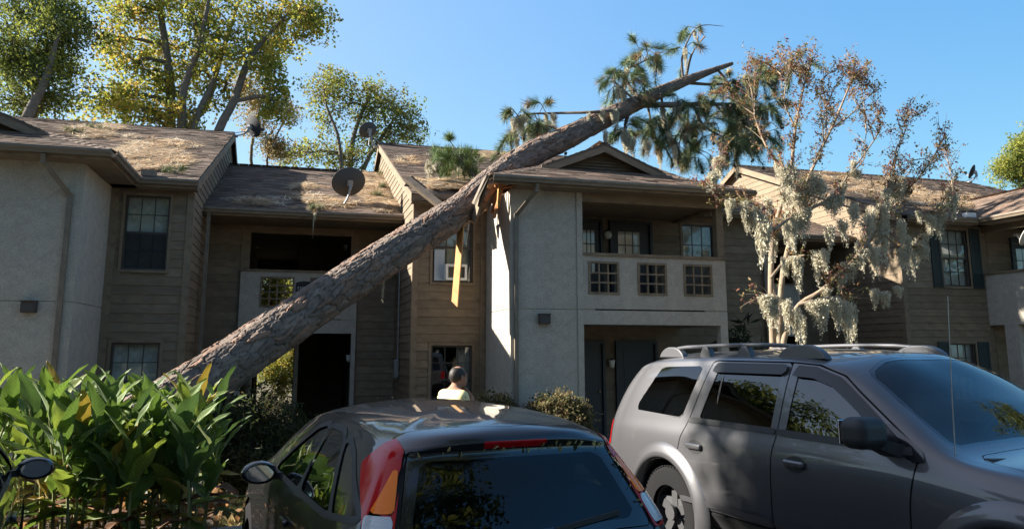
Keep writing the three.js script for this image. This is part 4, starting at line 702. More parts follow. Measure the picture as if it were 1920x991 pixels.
function litter(label, seed, blobs, ye, ze) { // pine straw drifts on a roof slope: blobs = [px, py, rx, ry, count]
  const r = rngOf(seed), mats = [], cols = [], q = new THREE.Quaternion().setFromUnitVectors(Y1, V(0, COSR, SINR));
  for (const [px, py, rx, ry, n] of blobs) for (let i = 0; i < n; i++) {
    const g = () => (r() + r() + r() - 1.5) / 1.2, x = px + g() * rx, y = py + g() * ry;
    if (N64(x / 9, y / 3) * 0.6 + N32(x / 22, y / 7) * 0.6 < 0.62) continue;
    // ray onto the roof plane  y + PITCH_R z = ye + PITCH_R ze
    const d = ahead.clone().multiplyScalar(FOCAL).addScaledVector(toRight, x - 960).addScaledVector(upward, 420 - y), t = (ye + PITCH_R * ze + 0.015 - EYE.y - PITCH_R * EYE.z) / (d.y + PITCH_R * d.z), p = EYE.clone().addScaledVector(d, t);
    if (p.z > ze || p.z < -9) continue;
    dummy.position.copy(p); dummy.quaternion.copy(q); dummy.rotateY(r() * 6.28); dummy.scale.set(0.8 + 1.1 * r(), 1 + 2.2 * r(), 0.7 + 0.7 * r()); dummy.updateMatrix(); mats.push(dummy.matrix.clone()); cols.push(tones(r, STRAW, 0.5));
  }
  const m = instances('pine_straw', straw, M.straw, mats, cols); tag(m, label, 'pine straw'); return m;
}
litter('brown pine straw drifts on the roof beside the first gable vent', 82, [[280, 285, 60, 14, 700], [250, 262, 40, 10, 250], [310, 300, 50, 12, 500], [180, 250, 40, 8, 300], [300, 310, 50, 8, 350], [200, 240, 30, 6, 150], [330, 270, 40, 10, 150], [150, 243, 26, 7, 200], [265, 318, 30, 6, 260]], E5, -1.6);
litter('brown pine straw drifts on the low roof around the dish', 83, [[590, 375, 45, 14, 420], [700, 360, 26, 26, 900], [715, 340, 22, 22, 600], [725, 385, 22, 12, 500], [640, 385, 50, 8, 420], [575, 350, 30, 6, 140], [690, 330, 26, 10, 260], [480, 378, 50, 8, 160]], 4.9, -3.65);
litter('brown pine straw under the torn branch on the crushed roof', 84, [[840, 345, 40, 8, 600], [800, 345, 26, 8, 220], [870, 325, 25, 10, 250], [920, 290, 30, 8, 160], [770, 300, 40, 14, 60]], E5, -1.6);
litter('brown pine straw in the valley of the shuttered block roof', 85, [[1770, 375, 60, 18, 1300], [1700, 360, 70, 18, 700], [1620, 350, 60, 14, 500], [1800, 385, 40, 10, 800], [1560, 330, 50, 12, 300]], 5.18, -1.6);
{ // moss lumps and green tufts among the straw
  const r = rngOf(86);
  for (const [px, py, ye, ze, s, lab] of [[138, 248, E5, -1.6, 0.4, 'small needle tuft on the shingles next to the first gable vent'], [175, 241, E5, -1.6, 0.5, 'wide needle tuft near the ridge above the first gable vent'], [315, 322, E5, -1.6, 0.55, 'needle tuft lying in the eave by the gutter diverter'], [712, 352, 4.9, -3.65, 0.3, 'needle tuft in the straw beside the sunlit gable siding'], [700, 368, 4.9, -3.65, 0.3, 'needle tuft in the straw just behind the big dish'], [722, 330, 4.9, -3.65, 0.25, 'small needle tuft high up where the low roof meets the gable'], [588, 392, 4.9, -3.65, 0.3, 'needle tuft at the low gutter above the hanging strand']]) {
    const d = ahead.clone().multiplyScalar(FOCAL).addScaledVector(toRight, px - 960).addScaledVector(upward, 420 - py), t = (ye + PITCH_R * ze + 0.04 - EYE.y - PITCH_R * EYE.z) / (d.y + PITCH_R * d.z), p = EYE.clone().addScaledVector(d, t);
    const o = thing('fallen_tuft', lab, 'twig', 'tufts fallen on the roofs'), mats = [];
    for (let k = 0; k < 6; k++) mats.push(place(p.clone().add(V((r() - 0.5) * s, 0.02, (r() - 0.5) * s * 0.5)), 0.6 + 0.4 * r(), r, V(r() - 0.5, 0.35, r() - 0.5).normalize()));
    instances('needles', brush, M.needle, mats, mats.map(() => rgb(1.1, 0.95, 0.6)), o);
    const m = moss(o, p.clone().add(V(0.1, 0.06, 0)), 0.2, 0.12); m.scale.y = 0.14;
    rebase(o, p);
  }
  const hang = thing('hanging_moss', 'thin strand of moss and straw hanging from the low gutter', 'moss');
  moss(hang, at(588, 402, 'z', -3.5), 0.6, 0.03); moss(hang, at(590, 398, 'z', -3.5), 0.25, 0.08);
  rebase(hang, at(588, 400, 'z', -3.5));
}
tag(mesh('splintered_board', hexa([V(2.89, 2.70, -0.40), V(2.97, 2.58, -0.24), V(2.995, 2.58, -0.26), V(2.915, 2.70, -0.42), V(3.02, 4.45, -0.42), V(3.10, 4.45, -0.26), V(3.125, 4.45, -0.28), V(3.045, 4.45, -0.44)]), M.rawWood), 'raw orange wood plank dangling under the pine trunk', 'plank');
tag(mesh('broken_gutter', merge([bar(at(764, 336, 'z', -1.25), at(829, 388, 'z', -0.75), 0.13, 0.10, V(0, 0.5, 1))]), M.gutter), 'torn length of gutter slanting down onto the pine trunk', 'gutter');
tag(mesh('lifted_roof_sheet', hexa([at(757, 349, 'z', -1.5), at(800, 353, 'z', -1.45), at(800, 351, 'z', -1.6), at(757, 347, 'z', -1.62), at(769, 330, 'z', -1.42), at(771, 329, 'z', -1.4), at(771, 328, 'z', -1.5), at(769, 329, 'z', -1.5)]), M.deck), 'dark roofing sheet bent up at the crushed eave', 'roofing');
// ---------------------------------------------------------------- shrub tree hung with moss
const myrtle = thing('crape_myrtle', 'pale stemmed shrub tree hung with grey moss in front of the porch', 'tree');
{
  const P = (x, y, z) => at(x, y, 'z', 1.9 + z * 0.9), r = rngOf(601), base = P(1458, 650, 0.4); base.y = -0.2;
  const S = [ // main stems and boughs: pixel path, depth, radii at both ends, leafiness along it
    [[[1450, 640], [1446, 520], [1452, 430], [1482, 330], [1492, 240], [1508, 160], [1525, 108]], 0.4, 0.075, 0.012, 1.2], [[[1462, 640], [1470, 500], [1500, 400], [1522, 320], [1560, 240], [1592, 165], [1600, 146]], 0.2, 0.07, 0.01, 1.2],
    [[[1470, 640], [1500, 570], [1540, 545], [1604, 484], [1650, 420], [1690, 370], [1735, 318], [1772, 256]], 0.6, 0.06, 0.008, 1.0], [[[1604, 484], [1640, 440], [1655, 385], [1672, 320], [1706, 224]], 0.5, 0.03, 0.006, 1.0], [[[1500, 400], [1560, 370], [1590, 330], [1640, 262], [1658, 228]], 0.3, 0.035, 0.006, 1.0],
    [[[1482, 330], [1440, 280], [1415, 215], [1400, 160]], 0.1, 0.03, 0.006, 1.2], [[[1452, 430], [1420, 400], [1375, 380], [1330, 350]], 0.9, 0.03, 0.006, 1.6], [[[1452, 430], [1500, 395], [1530, 375]], 0.9, 0.035, 0.01, 0.6], [[[1446, 520], [1480, 483], [1510, 478]], 0.8, 0.028, 0.012, 0.4],
    [[[1470, 560], [1440, 552], [1420, 560]], 0.9, 0.02, 0.008, 0.8], [[[1500, 570], [1540, 560], [1590, 556], [1615, 560]], 0.9, 0.03, 0.008, 0.8], [[[1492, 240], [1470, 190], [1465, 140]], 0.4, 0.02, 0.005, 1.4], [[[1560, 240], [1590, 220], [1640, 170]], 0.2, 0.02, 0.005, 1.2], [[[1522, 320], [1545, 270], [1550, 200], [1540, 150]], 0.6, 0.02, 0.005, 1.2],
    [[[1690, 370], [1740, 400], [1790, 388]], 0.6, 0.018, 0.005, 1.4], [[[1590, 330], [1620, 300], [1625, 250], [1650, 215]], 0.4, 0.015, 0.004, 1.0], [[[1660, 440], [1700, 470], [1730, 440], [1760, 400]], 0.7, 0.02, 0.006, 1.2], [[[1415, 215], [1380, 190], [1350, 180]], 0.1, 0.015, 0.004, 1.5], [[[1712, 300], [1755, 290], [1765, 250]], 0.5, 0.01, 0.004, 1]];
  const outlineAt = x => { for (let k = 0; k + 1 < outline.length; k++) if (x < outline[k + 1][0]) return lerp(outline[k][1], outline[k + 1][1], clamp((x - outline[k][0]) / (outline[k + 1][0] - outline[k][0]), 0, 1)); return 330; };
  const outline = [[1300, 330], [1345, 180], [1400, 122], [1525, 98], [1610, 136], [1655, 222], [1710, 212], [1780, 248], [1850, 330]];
  for (let i = 0; i < 30; i++) { const q = S[Math.floor(r() * 17)], k = Math.floor(q[0].length * (0.45 + 0.5 * r())), a = q[0][Math.min(k, q[0].length - 1)]; if (a[1] > 420) continue; const dx = (r() - 0.5) * 90, lim = outlineAt(a[0] + dx), up = Math.min(50 + r() * 75, Math.max(12, (a[1] - lim) / 1.1)); S.push([[a, [a[0] + dx * 0.35, a[1] - up * 0.5], [a[0] + dx * 0.8, a[1] - up * 0.85], [a[0] + dx, a[1] - up * 1.1]], q[1] + (r() - 0.5) * 0.3, 0.013, 0.003, 1.1]); }
  const mats = [], cols = [], LEAF = [[0.26, 0.11, 0.07], [0.38, 0.20, 0.08], [0.17, 0.16, 0.05], [0.32, 0.23, 0.11], [0.20, 0.08, 0.07], [0.15, 0.16, 0.06]];
  S.forEach(([px, z, r0, r1, leafy], n) => {
    const pts = px.map((p, i) => P(p[0], p[1], z + (i ? 0.22 * Math.sin(i * 1.9 + n * 1.3) : 0))); if (n < 3) pts.unshift(base.clone().add(V((n - 1) * 0.12, 0, 0)));
    const b = mesh(n < 3 ? 'stem' : 'branch', tube(pts, pts.map((_, i) => lerp(r0, r1, Math.pow(i / (pts.length - 1), 0.8))), 7), M.paleLimb, myrtle);
    const c = new THREE.CatmullRomCurve3(pts), L = c.getLength(), tw = [];
    for (let k = 0; k < L * 11 * leafy; k++) {
      const t = Math.pow(r(), 0.75), a = c.getPoint(Math.max(n < 3 ? 0.4 : 0.1, t)), up = c.getTangent(t), d = up.multiplyScalar(0.8).add(V(r() - 0.5, r() * 0.6 - 0.15, r() - 0.5).multiplyScalar(1.3)).normalize(), l = 0.14 + 0.42 * r(), e = a.clone().addScaledVector(d, l);
      tw.push(tube([a, a.clone().lerp(e, 0.5).add(V(0, 0.02, 0)), e], [0.005, 0.004, 0.002], 3));
      const nl = 2 + Math.floor(r() * 5); for (let q = 0; q < nl; q++) { mats.push(place(a.clone().lerp(e, 0.35 + 0.7 * r()).add(V(r() - 0.5, r() - 0.5, r() - 0.5).multiplyScalar(0.07)), 0.7 + 0.5 * r(), r)); cols.push(tones(r, LEAF, 0.5)); }
    }
    if (tw.length) stuff(mesh('twigs', merge(tw), M.paleLimb, b));
    // moss along the boughs
    const lowish = n < 3 ? 8 : 7; for (let k = 0; k < lowish; k++) { const p = c.getPoint(n < 3 ? 0.35 + 0.3 * r() : 0.15 + 0.6 * r()); const py = p.y; if (py < 5.2 && py > 2.2) moss(myrtle, p, 0.25 + 0.55 * r() * r(), 0.12 + 0.14 * r()); }
  });
  for (const [x, y, len, w, z] of [[1425, 398, 1.25, 0.30, 0.9], [1435, 410, 1.0, 0.26, 1.0], [1418, 385, 0.7, 0.24, 0.8], [1452, 562, 0.7, 0.24, 1.0], [1475, 560, 0.8, 0.22, 1.0], [1492, 575, 0.95, 0.24, 1.0], [1505, 590, 0.7, 0.16, 0.9], [1545, 560, 0.6, 0.22, 1.0], [1568, 558, 0.8, 0.24, 1.0], [1585, 562, 1.05, 0.28, 1.0], [1596, 570, 1.0, 0.24, 0.9], [1530, 470, 0.85, 0.24, 0.7], [1545, 465, 0.6, 0.22, 0.7], [1468, 480, 0.45, 0.10, 0.9], [1490, 482, 0.35, 0.08, 0.9], [1582, 490, 0.5, 0.14, 0.8], [1640, 385, 1.35, 0.34, 0.6], [1655, 395, 1.4, 0.32, 0.6], [1625, 400, 1.0, 0.3, 0.5], [1612, 450, 0.8, 0.22, 0.6], [1640, 460, 0.9, 0.26, 0.7], [1690, 410, 0.9, 0.22, 0.6], [1700, 440, 1.0, 0.2, 0.6], [1718, 450, 0.5, 0.2, 0.6], [1735, 460, 0.4, 0.18, 0.6], [1480, 330, 0.9, 0.3, 0.3], [1500, 335, 0.8, 0.3, 0.3], [1525, 325, 0.9, 0.32, 0.3], [1540, 335, 0.7, 0.26, 0.3], [1470, 350, 0.7, 0.26, 0.3], [1560, 365, 0.7, 0.26, 0.4], [1575, 345, 0.6, 0.22, 0.4], [1510, 390, 0.7, 0.26, 0.6], [1600, 380, 0.8, 0.26, 0.5], [1440, 370, 0.5, 0.2, 0.6], [1395, 375, 0.45, 0.2, 0.9], [1370, 372, 0.4, 0.2, 0.9], [1480, 395, 0.6, 0.24, 0.7], [1460, 300, 0.6, 0.22, 0.2], [1665, 340, 0.5, 0.16, 0.5], [1700, 345, 0.5, 0.2, 0.5], [1600, 300, 0.4, 0.14, 0.3], [1580, 410, 0.7, 0.26, 0.5], [1555, 420, 0.7, 0.24, 0.6], [1660, 545, 0.45, 0.24, 0.9], [1640, 540, 0.5, 0.2, 0.9], [1684, 535, 0.3, 0.2, 0.9]]) moss(myrtle, P(x, y, z + (r() - 0.5) * 0.3), len * 0.82, w * 0.85);
  instances('leaves', clumpTwig, M.leafTint, mats, cols, myrtle);
  rebase(myrtle, base);
}
// ---------------------------------------------------------------- cars: a smooth body surface from rings of control points, cut into panels
const cr = (a, b, c, d, t) => { const t2 = t * t, t3 = t2 * t; return 0.5 * (2 * b + (c - a) * t + (2 * a - 5 * b + 4 * c - d) * t2 + (3 * b - a - 3 * c + d) * t3); };
function bodySurface(rings, ns, nt) {
  const R = rings.length, T = rings[0].length;
  const cp = (i, j) => { let m = 1; if (j >= T) { j = 2 * (T - 1) - j; m = -m; } if (j < 0) { const a = cp(i, 0), b = cp(i, 1); return [2 * a[0] - b[0], 2 * a[1] - b[1], 2 * a[2] - b[2]]; } if (i < 0) { i = -i; m = -m; } if (i >= R) { i = 2 * (R - 1) - i; m = -m; } const p = rings[i][j]; return m < 0 ? [-p[0], p[1], p[2]] : p; };
  const ev = (s, t) => { const i = Math.min(R - 2, Math.floor(s)), j = Math.min(T - 2, Math.floor(t)), u = s - i, v = t - j, out = [0, 0, 0]; for (let k = 0; k < 3; k++) { const q = []; for (let a = -1; a <= 2; a++) q.push(cr(cp(i + a, j - 1)[k], cp(i + a, j)[k], cp(i + a, j + 1)[k], cp(i + a, j + 2)[k], v)); out[k] = cr(...q, u); } return out; };
  const NS = (R - 1) * ns, NT = (T - 1) * nt, pts = [];
  for (let a = 0; a <= NS; a++) for (let b = 0; b <= NT; b++) {
    const s = a / ns, t = b / nt, p = ev(s, t), e = 0.02, s0 = ev(Math.max(0, s - e), t), s1 = ev(Math.min(R - 1, s + e), t), t0 = ev(s, Math.max(0, t - e)), t1 = ev(s, Math.min(T - 1, t + e));
    const ds = V(s1[0] - s0[0], s1[1] - s0[1], s1[2] - s0[2]), dt = V(t1[0] - t0[0], t1[1] - t0[1], t1[2] - t0[2]), n = new THREE.Vector3().crossVectors(dt, ds).normalize();
    if (b === NT) { n.x = 0; n.normalize(); } if (a === 0 || a === NS) { n.x = 0; n.normalize(); }
    pts.push({ x: Math.max(0, p[0]), y: p[1], f: p[2], n, s, t });
  }
  let flip = 0; for (const q of pts) flip += (q.t > T - 2.5 ? q.n.y : 0); if (flip < 0) for (const q of pts) q.n.negate();
  return { pts, NS, NT };
}
const sdPoly = (x, y, poly) => { let d = 1e9, inside = false; for (let i = 0, j = poly.length - 1; i < poly.length; j = i++) { const [ax, ay] = poly[i], [bx, by] = poly[j], ex = bx - ax, ey = by - ay, wx = x - ax, wy = y - ay, h = clamp((wx * ex + wy * ey) / (ex * ex + ey * ey), 0, 1), dx = wx - ex * h, dy = wy - ey * h; d = Math.min(d, dx * dx + dy * dy); if ((ay > y) !== (by > y) && x < (bx - ax) * (y - ay) / (by - ay) + ax) inside = !inside; } d = Math.sqrt(d); return inside ? d : -d; };
// part of the surface where fn > 0, pushed out by off; sides: 1, -1 or both
function panel(S, fn, off = 0, sides = [1, -1]) {
  const { pts, NS, NT } = S, val = pts.map(fn), pos = [], nor = [], idx = [];
  const put = (x, y, f, n) => { pos.push(x, y, -f); nor.push(n[0], n[1], n[2]); return pos.length / 3 - 1; };
  for (const side of sides) {
    const cache = new Map(), vert = i => { if (!cache.has(i)) { const q = pts[i]; cache.set(i, put(side * (q.x + q.n.x * off), q.y + q.n.y * off, q.f + q.n.z * off, [side * q.n.x, q.n.y, -q.n.z])); } return cache.get(i); };
    const edge = (i, j) => { const k = i < j ? i * 1e6 + j : j * 1e6 + i, key = 'e' + k; if (!cache.has(key)) { const a = pts[i], b = pts[j], t = val[i] / (val[i] - val[j]), n = a.n.clone().lerp(b.n, t).normalize(); cache.set(key, put(side * (lerp(a.x, b.x, t) + n.x * off), lerp(a.y, b.y, t) + n.y * off, lerp(a.f, b.f, t) + n.z * off, [side * n.x, n.y, -n.z])); } return cache.get(key); };
    for (let a = 0; a < NS; a++) for (let b = 0; b < NT; b++) {
      const q = [a * (NT + 1) + b, (a + 1) * (NT + 1) + b, (a + 1) * (NT + 1) + b + 1, a * (NT + 1) + b + 1], poly = [];
      for (let k = 0; k < 4; k++) { const i = q[k], j = q[(k + 1) % 4]; if (val[i] > 0) poly.push(vert(i)); if ((val[i] > 0) !== (val[j] > 0)) poly.push(edge(i, j)); }
      for (let k = 1; k + 1 < poly.length; k++) side > 0 ? idx.push(poly[0], poly[k], poly[k + 1]) : idx.push(poly[0], poly[k + 1], poly[k]);
    }
  }
  const g = new THREE.BufferGeometry(); g.setAttribute('position', new THREE.Float32BufferAttribute(pos, 3)); g.setAttribute('normal', new THREE.Float32BufferAttribute(nor, 3)); g.setAttribute('uv', new THREE.Float32BufferAttribute(pos.flatMap((_, i) => i % 3 ? [] : [pos[i + 2], pos[i + 1]]), 2)); g.setIndex(idx); return g;
}
const mirrorX = g => { const c = g.clone().scale(-1, 1, 1); if (c.index) { const a = c.index.array; for (let i = 0; i < a.length; i += 3) { const t = a[i]; a[i] = a[i + 1]; a[i + 1] = t; } } return c; };
M.railGrey = std(rgb(0.10, 0.10, 0.108), 0.4, { metalness: 0.3 }); M.steel = std(rgb(0.55, 0.55, 0.55), 0.3, { metalness: 0.9 });
M.rubber = phy(rgb(0.014, 0.014, 0.015), 0.95, { specularIntensity: 0.2, bumpMap: texGrain, bumpScale: 0.002 }); M.visor = std(rgb(0.010, 0.011, 0.013), 0.3);
M.plastic = std(rgb(0.022, 0.022, 0.024), 0.55);
M.glossBlack = phy(rgb(0.008, 0.008, 0.010), 0.2, { clearcoat: 1, clearcoatRoughness: 0.04 });
M.rim = std(rgb(0.055, 0.055, 0.058), 0.6, { metalness: 0.4 });
M.redLens = phy(rgb(0.46, 0.006, 0.010), 0.25, { specularIntensity: 0.2, clearcoat: 0.6, clearcoatRoughness: 0.02 });
M.amberLens = phy(rgb(1.0, 0.20, 0.008), 0.3, { specularIntensity: 0.2, clearcoat: 0.6, clearcoatRoughness: 0.02, bumpMap: texGrain, bumpScale: 0.002 });
M.clearLens = phy(rgb(0.55, 0.55, 0.56), 0.1, { clearcoat: 1, clearcoatRoughness: 0.02, bumpMap: texGrain, bumpScale: 0.003 });
M.privacy = phy(rgb(0.035, 0.036, 0.038), 0.01, { transmission: 1, thickness: 0, ior: 1.85 });
M.tinted = phy(rgb(0.22, 0.25, 0.245), 0.01, { transmission: 1, thickness: 0, ior: 1.85 });
M.rearTint = phy(rgb(0.20, 0.23, 0.25), 0.01, { transmission: 1, thickness: 0, ior: 1.52 });
M.windscreen = phy(rgb(0.55, 0.60, 0.57), 0.01, { transmission: 1, thickness: 0, ior: 1.52 });
M.mirrorGlass = std(rgb(0.75, 0.78, 0.8), 0.03, { metalness: 1 });
M.cabinCloth = std(rgb(0.055, 0.055, 0.058), 0.95);
M.seat = std(rgb(0.045, 0.046, 0.05), 0.95, { bumpMap: texGrain, bumpScale: 0.003 });
M.seatGrey = std(rgb(0.11, 0.12, 0.13), 0.95);
function wheel(car, x, y, f, R, w, side) {
  const prof = [[R * 0.6, -w / 2], [R * 0.9, -w / 2 - 0.008], [R * 0.975, -w / 2 + 0.015], [R, -w / 2 + 0.04], [R, w / 2 - 0.04], [R * 0.975, w / 2 - 0.015], [R * 0.9, w / 2 + 0.008], [R * 0.6, w / 2]].map(p => new THREE.Vector2(...p));
  const g = new THREE.LatheGeometry(prof, 48).rotateZ(Math.PI / 2), wl = mesh('wheel', g, M.rubber, car);
  wl.position.set(x, y, -f);
  const tread = []; for (let k = 0; k < 60; k++) { const a = k / 60 * 2 * Math.PI; for (const s of [-1, 0, 1]) { const b = new THREE.BoxGeometry(w * 0.24, 0.012, R * 0.075).translate(s * w * 0.3, R + 0.003, 0); tread.push(b.rotateX(a + s * 0.05)); } }
  mesh('tread', merge(tread), M.rubber, wl);
  const rim = [new THREE.CylinderGeometry(R * 0.6, R * 0.6, w * 0.7, 32, 1, true).rotateZ(Math.PI / 2), new THREE.CylinderGeometry(R * 0.17, R * 0.17, 0.03, 20).rotateZ(Math.PI / 2).translate(side * w * 0.38, 0, 0)];
  for (let k = 0; k < 5; k++) rim.push(new THREE.BoxGeometry(0.03, R * 0.56, R * 0.2).translate(side * w * 0.16, R * 0.32, 0).rotateX(k * 2 * Math.PI / 5));
  mesh('rim', merge(rim), M.rim, wl);
}
function seats(car, rows, w, y0, mat, headY) {
  for (const f of rows) for (const s of [-1, 1]) {
    const st = mesh('seat', new RoundedBoxGeometry(0.5, 0.16, 0.5, 3, 0.06).translate(s * w, y0, -f - 0.28), mat, car);
    mesh('backrest', new RoundedBoxGeometry(0.5, 0.62, 0.14, 3, 0.06).rotateX(0.22).translate(s * w, y0 + 0.36, -f + 0.02), mat, st);
    mesh('headrest', new RoundedBoxGeometry(0.27, 0.18, 0.1, 3, 0.045).translate(s * w, headY, -f + 0.11), mat, st);
  }
}
function carPose(g, x, z, yawDeg) { g.position.set(x, 0, z); g.rotation.y = -yawDeg * Math.PI / 180; return g; }
const row = (xs, ys, fs) => xs.map((x, i) => [x, ys[i], typeof fs === 'number' ? fs : fs[i]]);

// ---------------- small hatchback
function hatchback(paint, label) {
  const car = thing('hatchback', label, 'car');
  const rings = [
    row([0, 0, 0, 0, 0, 0, 0, 0, 0, 0], [0.25, 0.42, 0.58, 0.76, 0.90, 1.10, 1.275, 1.335, 1.385, 1.415], [0.12, 0.02, 0.0, 0.10, 0.16, 0.28, 0.395, 0.38, 0.45, 0.62]),
    row([0.40, 0.42, 0.42, 0.41, 0.40, 0.37, 0.33, 0.31, 0.27, 0], [0.25, 0.42, 0.58, 0.76, 0.90, 1.10, 1.27, 1.33, 1.38, 1.428], [0.14, 0.04, 0.02, 0.12, 0.18, 0.30, 0.41, 0.40, 0.48, 0.80]),
    row([0.66, 0.73, 0.74, 0.72, 0.695, 0.63, 0.565, 0.535, 0.42, 0], [0.25, 0.42, 0.58, 0.76, 0.92, 1.10, 1.25, 1.315, 1.38, 1.437], [0.22, 0.12, 0.10, 0.17, 0.22, 0.33, 0.44, 0.48, 0.64, 0.98]),
    row([0.74, 0.80, 0.815, 0.81, 0.785, 0.70, 0.61, 0.545, 0.35, 0], [0.24, 0.40, 0.60, 0.80, 0.955, 1.14, 1.29, 1.355, 1.41, 1.444], [0.45, 0.36, 0.34, 0.36, 0.42, 0.53, 0.62, 0.72, 0.86, 1.14]),
    row([0.79, 0.84, 0.848, 0.838, 0.80, 0.715, 0.61, 0.54, 0.30, 0], [0.22, 0.38, 0.60, 0.82, 0.96, 1.15, 1.325, 1.385, 1.428, 1.448], [0.85, 0.85, 0.85, 0.85, 0.86, 0.92, 0.98, 1.06, 1.2, 1.34]),
    row([0.79, 0.845, 0.85, 0.84, 0.80, 0.71, 0.605, 0.535, 0.29, 0], [0.22, 0.38, 0.60, 0.83, 0.965, 1.16, 1.335, 1.395, 1.436, 1.45], [1.5, 1.5, 1.5, 1.5, 1.5, 1.5, 1.52, 1.55, 1.6, 1.65]),
    row([0.79, 0.845, 0.85, 0.84, 0.80, 0.71, 0.605, 0.53, 0.28, 0], [0.22, 0.38, 0.60, 0.83, 0.965, 1.16, 1.32, 1.375, 1.415, 1.43], [2.05, 2.05, 2.05, 2.05, 2.05, 2.05, 2.05, 2.05, 2.07, 2.1]),
    row([0.79, 0.845, 0.85, 0.84, 0.80, 0.72, 0.63, 0.55, 0.28, 0], [0.22, 0.38, 0.60, 0.82, 0.955, 1.11, 1.215, 1.255, 1.30, 1.315], 2.55),
    row([0.79, 0.84, 0.845, 0.83, 0.785, 0.73, 0.66, 0.56, 0.28, 0], [0.22, 0.38, 0.60, 0.80, 0.925, 1.0, 1.05, 1.075, 1.11, 1.12], 2.98),
    row([0.79, 0.84, 0.845, 0.82, 0.77, 0.71, 0.65, 0.55, 0.28, 0], [0.22, 0.38, 0.58, 0.78, 0.88, 0.92, 0.94, 0.955, 0.975, 0.98], 3.35),
    row([0.79, 0.83, 0.83, 0.80, 0.74, 0.68, 0.60, 0.50, 0.26, 0], [0.22, 0.38, 0.56, 0.72, 0.79, 0.83, 0.86, 0.88, 0.90, 0.905], 3.75),
    row([0.72, 0.77, 0.77, 0.73, 0.67, 0.60, 0.52, 0.44, 0.24, 0], [0.24, 0.38, 0.54, 0.65, 0.71, 0.74, 0.765, 0.78, 0.79, 0.80], 4.04),
    row([0.45, 0.48, 0.48, 0.46, 0.42, 0.38, 0.34, 0.30, 0.16, 0], [0.26, 0.40, 0.54, 0.63, 0.67, 0.69, 0.705, 0.715, 0.72, 0.73], 4.14),
    row([0, 0, 0, 0, 0, 0, 0, 0, 0, 0], [0.26, 0.40, 0.54, 0.63, 0.67, 0.69, 0.705, 0.715, 0.72, 0.725], 4.17)];
  const S = bodySurface(rings, 12, 8), rearish = p => p.s < 2.9 && p.t < 7.6;
  const glassEdge = y => lerp(0.635, 0.515, clamp((y - 0.93) / 0.37, 0, 1));
  const rearGlass = p => rearish(p) ? Math.min(p.y - 0.925, 1.30 - p.y, glassEdge(p.y) - p.x, 0.62 - p.f) : -1;
  const clear = p => rearish(p) ? sdPoly(p.x, p.y, [[-1, 0.965], [0.52, 0.965], [0.555, 1.0], [0.475, 1.23], [0.43, 1.255], [-1, 1.265]]) : -1;
  const lampOut = y => y < 1.05 ? lerp(0.27, 0.40, (y - 0.90) / 0.15) : y < 1.23 ? lerp(0.40, 0.69, (y - 1.05) / 0.18) : lerp(0.69, 0.60, (y - 1.23) / 0.1);
  const lamp = p => p.s < 4 && p.t < 7.7 ? Math.min(p.y - 0.915, 1.345 - p.y, p.x - glassEdge(p.y) - 0.014, (lampOut(p.y) - p.f) * 0.8) : -1;
  const W = { front: [[1.60, 0.985], [2.44, 0.985], [2.40, 1.02], [1.86, 1.285], [1.70, 1.315], [1.645, 1.315]], rear: [[0.80, 0.99], [1.535, 0.985], [1.58, 1.315], [1.27, 1.315], [1.17, 1.285]], quarter: [[0.42, 1.04], [0.755, 1.0], [1.10, 1.275], [1.04, 1.285], [0.86, 1.235]] };
  const sideP = p => p.s > 2.6 && p.x > 0.5, win = (p, k) => sideP(p) ? sdPoly(p.f, p.y, W[k]) : -1;
  const arch = p => p.x > 0.6 && p.y < 0.8 ? Math.max(0.335 - Math.hypot(p.f - 0.79, p.y - 0.31), 0.335 - Math.hypot(p.f - 3.40, p.y - 0.31)) : -1;
  const shield = p => p.t > 5.9 && p.f > 2.0 ? Math.min(sdPoly(p.f, p.x, [[2.17, -1], [2.17, 0.45], [2.26, 0.50], [3.22, 0.60], [3.28, -1]]), 1) : -1;
  const bumper = p => p.y < 0.64 && p.s < 3.6 ? 0.64 - p.y : -(p.y - 0.64);
  const gate = p => p.s < 3.2 ? Math.min(p.y - 0.648, (p.y < 1.29 ? glassEdge(p.y) + 0.011 : lerp(glassEdge(1.29) + 0.011, 0.54, clamp((p.y - 1.29) / 0.03, 0, 1))) - p.x, 0.47 + 0.14 * smooth(0, 0.5, p.x) - p.f) : -1;
  mesh('body', panel(S, p => Math.min(-rearGlass(p), -lamp(p), -win(p, 'front'), -win(p, 'rear'), -win(p, 'quarter'), -arch(p), -shield(p), -gate(p) - 0.003)), paint, car);
  mesh('tailgate', panel(S, p => Math.min(gate(p) - 0.003, -rearGlass(p), -lamp(p))), paint, car);
  const rg = mesh('rear_window', panel(S, p => Math.min(clear(p), rearGlass(p) - 0.004), 0.001), M.rearTint, car);
  mesh('window_border', panel(S, p => Math.min(rearGlass(p) - 0.004, -clear(p)), 0.001), M.glossBlack, rg);
  for (const s of [1, -1]) { mesh('door_window', panel(S, p => win(p, 'front') - 0.002, -0.006, [s]), M.tinted, car); mesh('door_window', panel(S, p => win(p, 'rear') - 0.002, -0.006, [s]), M.tinted, car); mesh('quarter_window', panel(S, p => win(p, 'quarter') - 0.002, -0.004, [s]), M.glossBlack, car); }
  for (const s of [1, -1]) mesh('window_trim', panel(S, p => { const a = sideP(p) ? Math.max(...Object.values(W).map(w => sdPoly(p.f, p.y, w))) : -1; return Math.min(a + 0.028, 0.003 - a); }, 0.003, [s]), M.plastic, car);
  mesh('windscreen', panel(S, p => shield(p) - 0.002, -0.004), M.windscreen, car);
